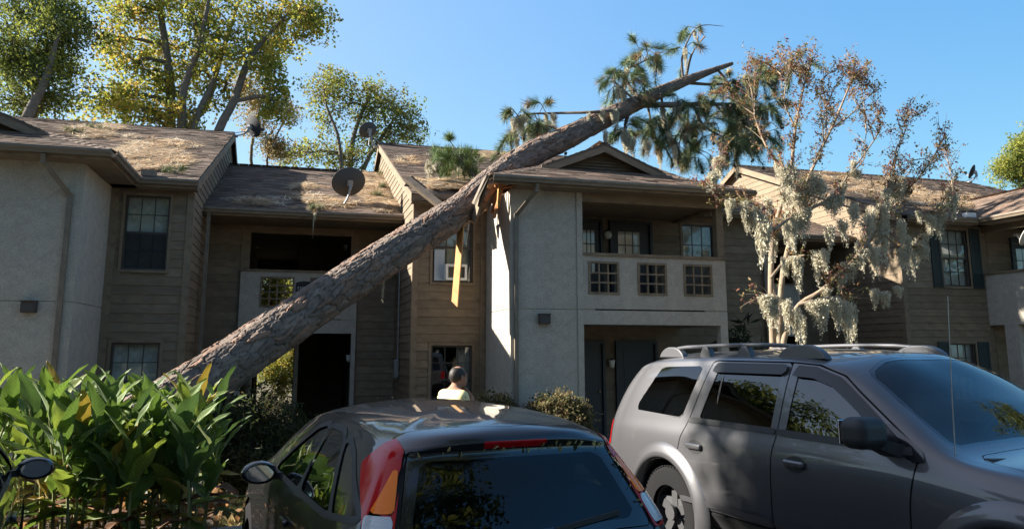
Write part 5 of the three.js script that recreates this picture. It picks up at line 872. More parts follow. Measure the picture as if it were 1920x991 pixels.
  for (const s of [1, -1]) {
    const amber = p => Math.min(p.y - 1.062, 1.225 - Math.max(0, p.x - 0.585) * 1.35 - p.y, lamp(p) - 0.012), rev = p => Math.min(1.054 - p.y, p.y - 0.935, lamp(p) - 0.012);
    const l = mesh('tail_lamp', panel(S, p => Math.min(lamp(p) - 0.002, -amber(p), -rev(p)), 0.004, [s]), M.redLens, car);
    mesh('amber_lens', panel(S, amber, 0.006, [s]), M.amberLens, l); mesh('reverse_lens', panel(S, rev, 0.006, [s]), M.clearLens, l);
    const egg = (w, h, d) => new THREE.SphereGeometry(1, 28, 18).scale(w / 2, h / 2, d / 2), flatBack = (g, z) => { const p = g.attributes.position; for (let i = 0; i < p.count; i++) if (p.getZ(i) > z) p.setZ(i, z); g.computeVertexNormals(); return g; };
    const mi = mesh('mirror', flatBack(egg(0.225, 0.145, 0.20), 0.05).translate(s * 0.93, 0.995, -2.22), M.glossBlack, car);
    mesh('mirror_glass', new THREE.CircleGeometry(1, 32).scale(0.083, 0.05, 1).translate(s * 0.932, 0.995, -2.166), M.mirrorGlass, mi);
    mesh('mirror_arm', bar(V(s * 0.76, 0.965, -2.24), V(s * 0.87, 0.97, -2.24), 0.06, 0.04), M.plastic, mi);
    mesh('door_handle', new RoundedBoxGeometry(0.03, 0.035, 0.17, 3, 0.014).translate(s * 0.858, 0.80, -1.66), paint, car);
    for (const f of [0.79, 3.40]) wheel(car, s * 0.745, 0.31, f, 0.305, 0.195, s);
    mesh('headlamp', panel(S, p => p.s > 9.3 && p.x > 0.44 ? sdPoly(p.f, p.y, [[3.72, 0.72], [4.1, 0.58], [4.16, 0.66], [3.95, 0.76]]) : -1, 0.004, [s]), M.clearLens, car);
  }
  mesh('brake_light', panel(S, p => p.s < 1.3 && p.t > 5.6 && p.t < 7.5 ? Math.min(0.165 - p.x, p.y - 1.303, 1.333 - p.y) : -1, 0.006), M.redLens, car);
  for (const s of [1, -1]) mesh('door_seam', panel(S, p => sideP(p) && p.y < 0.98 && p.y > 0.3 ? 0.006 - Math.min(Math.abs(p.f - 1.56), Math.abs(p.f - 2.62), Math.abs(p.f - (0.95 + 0.25 * (p.y < 0.7 ? 1 : 0)))) : -1, 0.002, [s]), M.black, car);
  mesh('wiper', merge([bar(V(0.02, 0.925, -0.165), V(0.12, 0.96, -0.18), 0.02, 0.02), bar(V(0.10, 0.955, -0.178), V(0.47, 0.995, -0.225), 0.014, 0.022)]), M.plastic, car);
  mesh('licence_plate', box(-0.15, 0.15, 0.66, 0.80, -0.085, -0.075), M.white, car);
  mesh('cabin_floor', merge([box(-0.76, 0.76, 0.2, 0.26, -3.3, -0.4), box(-0.62, 0.62, 0.87, 0.89, -0.85, -0.28), box(-0.74, 0.74, 0.6, 0.93, -3.25, -2.85)]), M.cabinCloth, car);
  mesh('inner_shell', panel(S, p => Math.min(-rearGlass(p) - 0.0, -win(p, 'front'), -win(p, 'rear'), -shield(p), -arch(p), p.y - 0.3), -0.03), M.cabinCloth, car);
  seats(car, [1.0, 1.95], 0.37, 0.52, M.seat, 1.18);
  mesh('steering_wheel', new THREE.TorusGeometry(0.18, 0.014, 8, 28).rotateX(-0.4).translate(-0.37, 0.95, -2.72), M.plastic, car);
  return car;
}
M.paintDark = phy(rgb(0.020, 0.019, 0.022), 0.35, { metalness: 0.45, clearcoat: 1, clearcoatRoughness: 0.025 });
M.paintGreen = phy(rgb(0.075, 0.08, 0.062), 0.35, { metalness: 0.5, clearcoat: 1, clearcoatRoughness: 0.03 });
const focus = carPose(hatchback(M.paintDark, 'dark hatchback with red and amber tail lamps, parked nose towards the building'), 1.10, 10.95, -9.3);
carPose(hatchback(M.paintGreen, 'dark olive car whose wing mirror shows beside the canna bed'), -1.96, 10.70, -14);
{ // fallen leaves caught under the tailgate lip and on the roof
  const r = rngOf(1201), m = [], lg = leafClump(1202, 1, 0.0, 0.032, 0.7);
  const put = (x, y, f, s) => { const p = V(x, y, -f).applyAxisAngle(Y1, focus.rotation.y).add(focus.position); m.push(place(p, s, r)); };
  for (let i = 0; i < 34; i++) { const x = (r() - 0.5) * 1.0; put(x, 1.296, 0.392 + 0.10 * x * x, 0.7 + r() * 0.7); }
  for (let i = 0; i < 14; i++) { const y = 1.0 + r() * 0.27; put(lerp(0.63, 0.525, (y - 0.93) / 0.37), y, 0.30 + (y - 1.1) * 0.62, 0.6 + 0.5 * r()); }
  for (let i = 0; i < 4; i++) put((r() - 0.5) * 0.7, 1.452, 1.4 + r() * 0.6, 1.0);
  tag(instances('leaf_litter', lg, M.leafTint, m, m.map(() => tones(r, [[0.5, 0.42, 0.16], [0.4, 0.3, 0.12], [0.45, 0.45, 0.22]]))), 'small yellow leaves caught along the hatchback tailgate', 'leaves');
}

// ---------------- large sport utility car
{
  const car = thing('suv', 'grey seven-seat utility car with roof rails and tinted rear glass', 'car');
  const paint = M.paintGrey = phy(rgb(0.098, 0.097, 0.104), 0.4, { metalness: 0.5, clearcoat: 1, clearcoatRoughness: 0.03 });
  const X0 = [0.86, 0.945, 0.965, 0.955, 0.915, 0.845, 0.775, 0.70, 0.36, 0], Y0 = [0.38, 0.54, 0.78, 1.02, 1.165, 1.42, 1.62, 1.70, 1.755, 1.77];
  const sc = (k, dx = 0) => X0.map(x => x * k + (x ? dx : 0)), rings = [
    row([0, 0, 0, 0, 0, 0, 0, 0, 0, 0], [0.45, 0.55, 0.70, 0.88, 1.05, 1.30, 1.52, 1.62, 1.69, 1.72], [0.06, 0.0, 0.0, 0.10, 0.13, 0.22, 0.34, 0.42, 0.50, 0.62]),
    row([0.46, 0.48, 0.49, 0.48, 0.47, 0.44, 0.40, 0.37, 0.28, 0], [0.45, 0.55, 0.70, 0.88, 1.05, 1.30, 1.52, 1.615, 1.69, 1.735], [0.08, 0.02, 0.02, 0.11, 0.14, 0.23, 0.36, 0.44, 0.54, 0.78]),
    row([0.80, 0.86, 0.875, 0.865, 0.84, 0.785, 0.72, 0.665, 0.42, 0], [0.42, 0.55, 0.72, 0.92, 1.10, 1.34, 1.54, 1.62, 1.70, 1.745], [0.18, 0.12, 0.12, 0.16, 0.19, 0.30, 0.44, 0.54, 0.68, 0.96]),
    row([0.85, 0.925, 0.945, 0.935, 0.90, 0.83, 0.76, 0.69, 0.38, 0], [0.40, 0.54, 0.76, 1.0, 1.15, 1.40, 1.59, 1.665, 1.73, 1.757], [0.42, 0.40, 0.40, 0.41, 0.43, 0.53, 0.65, 0.74, 0.86, 1.12]),
    row(sc(1), Y0.map((y, i) => y - (i > 4 ? 0.012 : 0)), [0.95, 0.95, 0.95, 0.95, 0.95, 0.98, 1.04, 1.1, 1.18, 1.34]),
    row(sc(1), Y0, [1.6, 1.6, 1.6, 1.6, 1.6, 1.6, 1.62, 1.64, 1.68, 1.74]), row(sc(1), Y0, 2.2),
    row([0.86, 0.945, 0.965, 0.955, 0.915, 0.845, 0.77, 0.69, 0.35, 0], [0.38, 0.54, 0.78, 1.02, 1.165, 1.41, 1.60, 1.675, 1.735, 1.75], 2.72),
    row([0.86, 0.945, 0.965, 0.955, 0.915, 0.855, 0.785, 0.68, 0.34, 0], [0.38, 0.54, 0.78, 1.02, 1.16, 1.36, 1.52, 1.60, 1.685, 1.70], [2.98, 2.98, 2.98, 2.98, 2.98, 3.0, 3.03, 3.04, 3.02, 3.0]),
    row([0.86, 0.945, 0.965, 0.955, 0.915, 0.87, 0.81, 0.70, 0.35, 0], [0.38, 0.54, 0.78, 1.01, 1.145, 1.26, 1.335, 1.375, 1.43, 1.45], 3.42),
    row([0.86, 0.945, 0.965, 0.95, 0.91, 0.87, 0.81, 0.70, 0.35, 0], [0.38, 0.54, 0.77, 0.99, 1.095, 1.14, 1.155, 1.165, 1.19, 1.20], 3.80),
    row([0.86, 0.945, 0.965, 0.945, 0.90, 0.855, 0.79, 0.69, 0.35, 0], [0.38, 0.54, 0.76, 0.96, 1.045, 1.085, 1.105, 1.125, 1.155, 1.165], 4.20),
    row([0.82, 0.91, 0.93, 0.91, 0.87, 0.82, 0.76, 0.66, 0.34, 0], [0.40, 0.54, 0.74, 0.90, 0.98, 1.02, 1.045, 1.07, 1.10, 1.11], [4.66, 4.68, 4.68, 4.67, 4.66, 4.66, 4.66, 4.68, 4.72, 4.73]),
    row([0.55, 0.60, 0.62, 0.60, 0.58, 0.55, 0.5, 0.44, 0.24, 0], [0.42, 0.54, 0.70, 0.84, 0.92, 0.96, 0.98, 1.0, 1.02, 1.025], [4.96, 4.99, 4.98, 4.96, 4.94, 4.93, 4.93, 4.93, 4.95, 4.95]),
    row([0, 0, 0, 0, 0, 0, 0, 0, 0, 0], [0.42, 0.54, 0.70, 0.82, 0.89, 0.93, 0.95, 0.965, 0.98, 0.99], [5.05, 5.08, 5.08, 5.05, 5.02, 5.0, 4.99, 4.98, 4.98, 4.98])];
  const S = bodySurface(rings, 14, 8), sideP = p => p.s > 2.2 && p.s < 12.2 && p.x > 0.55;
  const D = { rear: [[1.35, 0.50], [1.35, 0.93], [1.375, 1.03], [1.46, 1.20], [1.615, 1.655], [1.66, 1.672], [2.505, 1.668], [2.475, 1.17], [2.445, 1.0], [2.43, 0.50]], front: [[2.43, 0.50], [2.445, 1.0], [2.475, 1.17], [2.505, 1.668], [2.75, 1.652], [2.98, 1.585], [3.14, 1.475], [3.55, 1.21], [3.61, 1.10], [3.575, 0.88], [3.56, 0.50]] };
  const W = { quarter: [[0.66, 1.215], [1.33, 1.195], [1.36, 1.22], [1.50, 1.60], [1.47, 1.625], [0.98, 1.61], [0.90, 1.585], [0.66, 1.27]], rear: [[1.58, 1.20], [2.405, 1.19], [2.43, 1.60], [1.71, 1.60]], front: [[2.555, 1.19], [3.45, 1.175], [3.44, 1.20], [3.08, 1.44], [2.93, 1.535], [2.72, 1.588], [2.585, 1.592]] };
  const sd = (p, q) => sideP(p) ? sdPoly(p.f, p.y, q) : -1;
  const arch = p => p.x > 0.6 && p.y < 1.05 ? Math.max(0.435 - Math.hypot(p.f - 1.14, p.y - 0.40), 0.435 - Math.hypot(p.f - 4.17, p.y - 0.40)) : -1;
  const shield = p => p.t > 5.6 && p.f > 2.6 && p.s < 11 ? sdPoly(p.f, p.x, [[2.98, -1], [2.99, 0.42], [3.05, 0.62], [3.13, 0.66], [3.68, 0.735], [3.74, 0.70], [3.80, -1]]) : -1;
  const hoodQ = p => p.t > 5.2 && p.s > 9.2 ? sdPoly(p.f, p.x, [[3.86, -1], [3.83, 0.66], [3.90, 0.735], [4.25, 0.775], [4.9, 0.66], [4.97, -1]]) : -1;
  const back = p => p.s < 2.2 && p.t < 7.2 ? sdPoly(p.x, p.y, [[-1, 1.12], [0.70, 1.14], [0.62, 1.56], [-1, 1.58]]) : -1;
  const lamp = p => p.s > 1.4 && p.s < 3.2 && p.x > 0.6 ? Math.min(p.y - 0.86, 1.10 - p.y, 0.24 - p.f + (p.y - 0.95) * 0.1, p.x - 0.72) : -1;
  const allW = p => Math.max(sd(p, W.quarter), sd(p, W.rear), sd(p, W.front));
  mesh('body', panel(S, p => Math.min(-sd(p, D.rear) - 0.005, -sd(p, D.front) - 0.005, -sd(p, W.quarter), -arch(p), -shield(p), -hoodQ(p) - 0.003, -back(p), -lamp(p))), paint, car);
  mesh('hood', panel(S, p => hoodQ(p) - 0.003), paint, car);
  for (const k of ['rear', 'front']) for (const s of [1, -1]) {
    const d = mesh('door', panel(S, p => Math.min(sd(p, D[k]) - 0.005, -sd(p, W[k]), -arch(p)), 0, [s]), paint, car);
    mesh('window', panel(S, p => sd(p, W[k]) - 0.001, -0.006, [s]), k === 'rear' ? M.privacy : M.tinted, d);
    mesh('belt_trim', panel(S, p => sideP(p) && p.y < 1.3 ? Math.min(sdPoly(p.f, p.y, D[k]) - 0.004, 0.022 - Math.abs(p.y - (k === 'rear' ? lerp(1.185, 1.178, (p.f - 1.5)) : lerp(1.176, 1.162, p.f - 2.5)))) : -1, 0.009, [s]), M.plastic, d);
    const visor = k === 'rear' ? [[1.655, 1.573], [2.46, 1.573], [2.48, 1.60], [2.475, 1.648], [1.71, 1.65], [1.68, 1.625]] : [[2.545, 1.565], [2.74, 1.555], [2.92, 1.505], [3.06, 1.42], [3.40, 1.195], [3.50, 1.20], [3.14, 1.455], [2.97, 1.565], [2.75, 1.632], [2.58, 1.642]];
    mesh('rain_visor', panel(S, p => sd(p, visor), 0.022, [s]), M.visor, d);
    if (k === 'rear') mesh('window_divider', panel(S, p => Math.min(sd(p, W.rear), 0.012 - Math.abs(p.f - lerp(1.745, 1.80, (p.y - 1.19) / 0.42))), 0.001, [s]), M.plastic, d);
    {
      const f = k === 'rear' ? 1.58 : 2.68, h = mesh('door_handle', new RoundedBoxGeometry(0.035, 0.045, 0.19, 4, 0.017).translate(s * 0.975, 0.985, -f), paint, d);
      mesh('handle_recess', panel(S, p => sideP(p) ? 0.055 - Math.hypot((p.f - f) * 0.55, p.y - 0.98) : -1, 0.002, [s]), M.plastic, d);
    }
    mesh('side_moulding', panel(S, p => sideP(p) ? Math.min(sdPoly(p.f, p.y, D[k]) - 0.012, 0.022 - Math.abs(p.y - 0.555)) : -1, 0.014, [s]), paint, d);
  }
  for (const s of [1, -1]) {
    mesh('rocker_panel', panel(S, p => sideP(p) && p.f > 1.45 && p.f < 3.75 ? 0.49 - p.y : -1, 0.01, [s]), M.plastic, car);
    mesh('quarter_window', panel(S, p => sd(p, W.quarter) - 0.001, 0.001, [s]), M.privacy, car);
    mesh('window_trim', panel(S, p => { const a = sd(p, W.quarter); return Math.min(a + 0.009, 0.002 - a); }, 0.003, [s]), M.plastic, car);
  }
  mesh('windscreen', panel(S, p => shield(p) - 0.001, -0.003), M.windscreen, car);
  mesh('windscreen_border', panel(S, p => { const a = shield(p); return Math.min(a + 0.004, 0.03 - a); }, -0.001), M.glossBlack, car);
  mesh('rear_window', panel(S, p => back(p) - 0.001, -0.002), M.privacy, car);
  mesh('inner_shell', panel(S, p => Math.min(-allW(p) + 0.01, -shield(p) + 0.03, -back(p), -arch(p), p.y - 0.45), -0.035), M.cabinCloth, car);
  mesh('cabin_floor', merge([box(-0.85, 0.85, 0.42, 0.5, -3.6, -0.3), box(-0.8, 0.8, 0.8, 1.12, -3.72, -3.35)]), M.cabinCloth, car);
  mesh('cowl', merge([box(-0.70, 0.70, 1.125, 1.15, -3.92, -3.74)]), M.plastic, car);
  for (const [a, b] of [[0.55, -0.1], [-0.05, -0.62]]) mesh('wiper', merge([bar(V(a, 1.165, -3.80), V(b, 1.185, -3.76), 0.018, 0.02), bar(V(a, 1.16, -3.83), V((a + b) / 2, 1.175, -3.80), 0.016, 0.016)]), M.plastic, car);
  seats(car, [0.95, 1.85, 2.75], 0.42, 0.78, M.seatGrey, 1.44);
  mesh('steering_wheel', new THREE.TorusGeometry(0.19, 0.015, 8, 28).rotateX(-0.45).translate(-0.42, 1.16, -3.22), M.plastic, car);
  for (const s of [1, -1]) {
    mesh('tail_lamp', panel(S, p => lamp(p) - 0.002, 0.006, [s]), M.redLens, car);
    for (const f of [1.14, 4.17]) { // arch flares and wheels
      const pos = [], idx = [], n = 40, prof = [[0.432, 0.90], [0.44, 0.985], [0.465, 1.008], [0.50, 1.003], [0.545, 0.985], [0.575, 0.962], [0.585, 0.945]];
      for (let i = 0; i <= n; i++) { const a = -0.28 + (Math.PI + 0.56) * i / n; for (const [r, x] of prof) { const y = 0.40 + Math.sin(a) * r, fade = f > 3 ? Math.min(1, Math.max(0, (4.95 - (f - Math.cos(a) * r)) / 0.2)) : 1; pos.push(s * (x - (f > 3 ? 0.02 * smooth(4.3, 4.8, f - Math.cos(a) * r) : 0)), y, -(f - Math.cos(a) * r)); } }
      const k = prof.length; for (let i = 0; i < n; i++) for (let j = 0; j < k - 1; j++) { const a = i * k + j, b = a + k; s > 0 ? idx.push(a, a + 1, b, b, a + 1, b + 1) : idx.push(a, b, a + 1, b, b + 1, a + 1); }
      mesh('wheel_arch', geoOf(pos, idx), paint, car);
      mesh('arch_liner', new THREE.CylinderGeometry(0.44, 0.44, 0.32, 32, 1, true, 0, Math.PI * 2).rotateZ(Math.PI / 2).translate(s * 0.78, 0.40, -f), M.plastic, car);
      wheel(car, s * 0.80, 0.385, f, 0.38, 0.255, s);
    }
    // mirror
    const mi = mesh('mirror', new RoundedBoxGeometry(0.25, 0.185, 0.19, 5, 0.065).translate(s * 1.10, 1.265, -3.40), M.plastic, car);
    mesh('mirror_glass', new RoundedBoxGeometry(0.20, 0.145, 0.012, 2, 0.005).translate(s * 1.10, 1.265, -3.302), M.mirrorGlass, mi);
    mesh('mirror_arm', hexa([V(s * 0.90, 1.11, -3.36), V(s * 1.04, 1.175, -3.36), V(s * 1.04, 1.175, -3.46), V(s * 0.90, 1.11, -3.52), V(s * 0.90, 1.20, -3.36), V(s * 1.04, 1.235, -3.36), V(s * 1.04, 1.235, -3.46), V(s * 0.90, 1.20, -3.52)]), M.plastic, mi);
    mesh('mirror_sail', panel(S, p => sd(p, [[3.38, 1.17], [3.60, 1.10], [3.66, 1.115], [3.63, 1.17], [3.40, 1.30], [3.36, 1.31]]), 0.008, [s]), M.glossBlack, mi);
    // roof rail with its feet
    const rail = mesh('roof_rail', tube([V(s * 0.63, 1.735, -0.80), V(s * 0.635, 1.775, -0.98), V(s * 0.635, 1.792, -1.35), V(s * 0.63, 1.80, -1.9), V(s * 0.62, 1.785, -2.40), V(s * 0.61, 1.745, -2.58)], [0.013, 0.016, 0.016, 0.016, 0.016, 0.014], 10), M.railGrey, car);
    const foot = (f0, f1, h) => { const L = f1 - f0, q = new THREE.Shape(); q.moveTo(0, 0); q.quadraticCurveTo(L * 0.12, h + 0.03, L * 0.38, h + 0.045); q.lineTo(L * 0.62, h + 0.045); q.quadraticCurveTo(L * 0.88, h + 0.03, L, 0); q.closePath(); mesh('rail_foot', new THREE.ExtrudeGeometry(q, { depth: 0.04, bevelEnabled: true, bevelSize: 0.012, bevelThickness: 0.012, bevelSegments: 4, curveSegments: 10 }).translate(0, 0, -0.02).rotateY(Math.PI / 2).translate(s * 0.63, 1.70, -f0), M.railGrey, rail); };
    foot(0.72, 1.06, 0.03); foot(1.32, 1.44, 0.03); foot(1.80, 1.94, 0.035); foot(2.26, 2.72, 0.04);
    mesh('headlamp', panel(S, p => p.s > 11.2 && p.x > 0.5 ? sdPoly(p.f, p.y, [[4.62, 0.82], [4.95, 0.80], [4.97, 0.93], [4.66, 0.97]]) : -1, 0.005, [s]), M.clearLens, car);
  }
  const an = mesh('antenna', tube([V(0.80, 1.12, -3.765), V(0.80, 1.5, -3.78), V(0.80, 2.07, -3.81)], [0.0035, 0.003, 0.002], 6), M.steel, car);
  mesh('antenna_base', new THREE.ConeGeometry(0.022, 0.075, 14).translate(0.80, 1.13, -3.765), M.plastic, an);
  mesh('fog_grille', panel(S, p => p.s > 12.3 && p.y < 0.9 && p.y > 0.62 ? 0.5 - p.x : -1, 0.004), M.plastic, car);
  carPose(car, 3.90, 6.65, 171.2);
}
// ---------------------------------------------------------------- canna bed
function cannaLeaf(seed) {
  const r = rngOf(seed), L = 0.34 + r() * 0.16, W = 0.055 + r() * 0.032, bend = 0.05 + r() * 0.5, twist = (r() - 0.5) * 1.2, pos = [], uv = [], idx = [], n = 9, m = 4;
  for (let i = 0; i <= n; i++) for (let j = -m; j <= m; j++) {
    const t = i / n, w = W * Math.pow(Math.sin(Math.PI * Math.min(1, 0.06 + 0.94 * Math.pow(t, 0.85))), 0.75) * (t > 0.999 ? 0.02 : 1), u = j / m, a = twist * t, wave = 0.012 * Math.sin(t * 14 + u * 2 + seed) * Math.abs(u);
    const x = u * w * Math.cos(a), zz = Math.abs(u) * w * 0.35 + u * w * Math.sin(a) + wave, y = L * t * (1 - 0.18 * bend * t), out = bend * L * t * t * 0.75;
    pos.push(x, y, out - zz); uv.push(u * 0.3, t);
  }
  const k = 2 * m + 1; for (let i = 0; i < n; i++) for (let j = 0; j < k - 1; j++) { const a = i * k + j, b = a + k; idx.push(a, a + 1, b, b, a + 1, b + 1); }
  return geoOf(pos, idx, uv);
}
{
  const texVein = texture(128, (u, v) => { const f = 0.86 + 0.14 * Math.sin((v * 60 + Math.abs(u - 0.5) * 20) * 2) * 0.5 + 0.1 * (N16(u * 16, v * 16) - 0.5); return [f, f, f]; }, true);
  const leaves = Array.from({ length: 9 }, (_, i) => cannaLeaf(1300 + i));
  const mk = (c, t) => phy(rgb(...c), 0.75, { specularIntensity: 0.4, transmission: t, thickness: 0, map: texVein });
  const greens = [mk([0.14, 0.23, 0.04], 0.5), mk([0.19, 0.30, 0.045], 0.55), mk([0.09, 0.16, 0.04], 0.45), mk([0.28, 0.36, 0.05], 0.6)], yellow = mk([0.42, 0.30, 0.045], 0.4), brown = mk([0.17, 0.075, 0.03], 0.25), stalk = std(rgb(0.20, 0.20, 0.07), 0.7);
  const r = rngOf(1310), spots = [];
  const add = (px, d, top) => spots.push([px, d, top]);
  for (let i = 0; i < 22; i++) add(105 + i * 14 + (r() - 0.5) * 16, 6.55 + r() * 0.5, 1.12 + r() * 0.42);
  for (let i = 0; i < 24; i++) add(-25 + i * 18.5 + (r() - 0.5) * 16, 7.3 + r() * 0.6, 1.26 + r() * 0.34);
  for (let i = 0; i < 16; i++) add(-20 + i * 26 + (r() - 0.5) * 20, 8.4 + r() * 0.5, 1.30 + r() * 0.26);
  spots.forEach(([px, d, top], n) => {
    const p = onGround((px - 960) / 1459.5 * d, d, 0.05), g = thing('canna_plant', 'broad-leaved canna stalk crowded in the bed beside the fallen trunk', 'plant', 'cannas crowded in the bed'), H = top - 0.3, lean = V((r() - 0.5) * 0.36, 0, (r() - 0.5) * 0.36);
    const S = t => V(lean.x * t * t, H * t, lean.z * t * t);
    mesh('stalk', tube([S(0), S(0.5), S(1)], [0.014, 0.012, 0.008], 6), stalk, g);
    const nl = 8 + Math.floor(r() * 3); let az = r() * 6.28;
    for (let k = 0; k < nl; k++) {
      const t = 0.28 + 0.72 * (k + 0.4 * r()) / nl, low = k < 2, q = r(), mat = low && q < 0.4 ? brown : q > 0.95 || (low && q > 0.8) ? yellow : greens[Math.floor(r() * 4)];
      const l = mesh('leaf', leaves[Math.floor(r() * 9)], mat, g); l.position.copy(S(Math.min(1, t)));
      az += 2.2 + r() * 0.9; const open = low ? 0.9 + r() * 0.7 : lerp(0.55, 0.03, (t - 0.3) / 0.7) + r() * 0.3;
      l.rotation.set(0, 0, 0); l.rotateY(az); l.rotateX(open); l.scale.setScalar((low ? 0.75 : 0.85) + 0.35 * r());
    }
    g.position.copy(p);
  });
}
// ---------------------------------------------------------------- shrubs
function shrub(name, label, c, s, seed, o = {}) {
  const r = rngOf(seed), t = thing(name, label, 'shrub', o.group), twigs = [], m = [], col = [];
  for (let i = 0; i < (o.twigs ?? 90); i++) {
    let d; do { d = V(r() * 2 - 1, r() * 1.4 - 0.4, r() * 2 - 1); } while (d.length() > 1 || d.length() < 0.3); d.normalize().multiplyScalar(0.7 + 0.35 * r());
    const e = V(c.x + d.x * s.x, Math.max(c.y + 0.05, c.y + s.y * 0.45 + d.y * s.y * 0.55), c.z + d.z * s.z), b = V(c.x + (r() - 0.5) * s.x * 0.4 + d.x * s.x * 0.2, c.y, c.z + (r() - 0.5) * s.z * 0.4);
    if (o.flat) e.y = Math.min(e.y, c.y + s.y * (0.92 + 0.1 * r()));
    twigs.push(tube([b, b.clone().lerp(e, 0.55).add(V(0, 0.05, 0)), e], [0.008, 0.006, 0.002], 3));
    for (let k = 0; k < (o.per ?? 18); k++) { m.push(place(b.clone().lerp(e, 0.45 + 0.6 * r()).add(V(r() - 0.5, r() - 0.5, r() - 0.5).multiplyScalar(o.fuzz ?? 0.16)), (o.leaf ?? 1) * (0.7 + 0.6 * r()), r)); col.push(tones(r, o.tones)); }
  }
  mesh('stems', merge(twigs), M.greyLimb, t); instances('foliage', o.clump || clumpSmall, M.leafTint, m, col, t);
  return rebase(t, c);
}
const HEDGE = [[0.11, 0.105, 0.04], [0.17, 0.145, 0.06], [0.22, 0.15, 0.075], [0.075, 0.085, 0.03], [0.26, 0.22, 0.11]];
shrub('hedge', 'clipped sunlit hedge with pale leaf tips against the stucco pier', V(4.66, -0.2, 0.75), V(0.68, 1.16, 0.42), 1401, { tones: HEDGE, flat: true, twigs: 220, per: 18 });
shrub('hedge', 'darker clipped hedge in the corner by the siding', V(3.5, -0.2, 0.25), V(0.62, 1.12, 0.5), 1402, { tones: HEDGE, flat: true, twigs: 180, per: 18 });
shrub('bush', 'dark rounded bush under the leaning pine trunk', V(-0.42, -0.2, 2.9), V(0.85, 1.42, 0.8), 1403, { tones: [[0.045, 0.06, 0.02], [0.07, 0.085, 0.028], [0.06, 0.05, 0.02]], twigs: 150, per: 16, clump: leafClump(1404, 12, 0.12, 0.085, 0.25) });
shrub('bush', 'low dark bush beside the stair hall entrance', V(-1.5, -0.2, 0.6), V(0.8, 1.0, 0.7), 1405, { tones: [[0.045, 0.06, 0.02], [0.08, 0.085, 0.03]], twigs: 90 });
shrub('tall_shrub', 'dark lance-leaved shrub against the siding beside the porch column', V(9.45, -0.2, -0.9), V(0.62, 2.75, 0.45), 1406, { tones: [[0.035, 0.05, 0.022], [0.055, 0.07, 0.03]], twigs: 60, per: 9, clump: leafClump(1407, 7, 0.10, 0.26, 0.2), fuzz: 0.2 });
{ // grass on the lawn
  const r = rngOf(1501), pos = [], idx = [];
  for (let i = 0; i < 9; i++) { const a = r() * 6.28, l = 0.05 + r() * 0.05, o = pos.length / 3, c = V((r() - 0.5) * 0.09, 0, (r() - 0.5) * 0.09), w = 0.003; pos.push(c.x - w, 0, c.z, c.x + w, 0, c.z, c.x + Math.cos(a) * l * 0.5, l, c.z + Math.sin(a) * l * 0.5); idx.push(o, o + 1, o + 2); }
  const g = geoOf(pos, idx), m = [], col = [];
  for (let i = 0; i < 15000; i++) { const x = -5 + r() * 11, z = 2.55 + r() * 3.5; if (x < -0.8 && z > 4.4) continue; dummy.position.set(x, groundY(x, z) + 0.02 * Math.sin(x * 1.7) * Math.sin(z * 2.1) - 0.005, z); dummy.rotation.set(0, r() * 6.28, 0); dummy.scale.setScalar(0.8 + r() * 0.8); dummy.updateMatrix(); m.push(dummy.matrix.clone()); col.push(tones(r, [[0.10, 0.13, 0.035], [0.15, 0.15, 0.05], [0.20, 0.17, 0.08]])); }
  tag(instances('grass', g, M.leafTint, m, col), 'short worn grass on the lawn before the stair hall', 'grass');
  const m2 = [], c2 = []; for (let i = 0; i < 900; i++) { const p = V(-6.5 + r() * 6, 0.09, 4.4 + r() * 3.3); m2.push(place(p, 0.7 + r(), r)); c2.push(tones(r, [[0.30, 0.16, 0.07], [0.2, 0.11, 0.05], [0.4, 0.3, 0.14]])); }
  tag(instances('dead_leaves', leafClump(1502, 3, 0.12, 0.1, 0.5), M.leafTint, m2, c2), 'dead brown leaves on the soil of the canna bed', 'leaves');
}
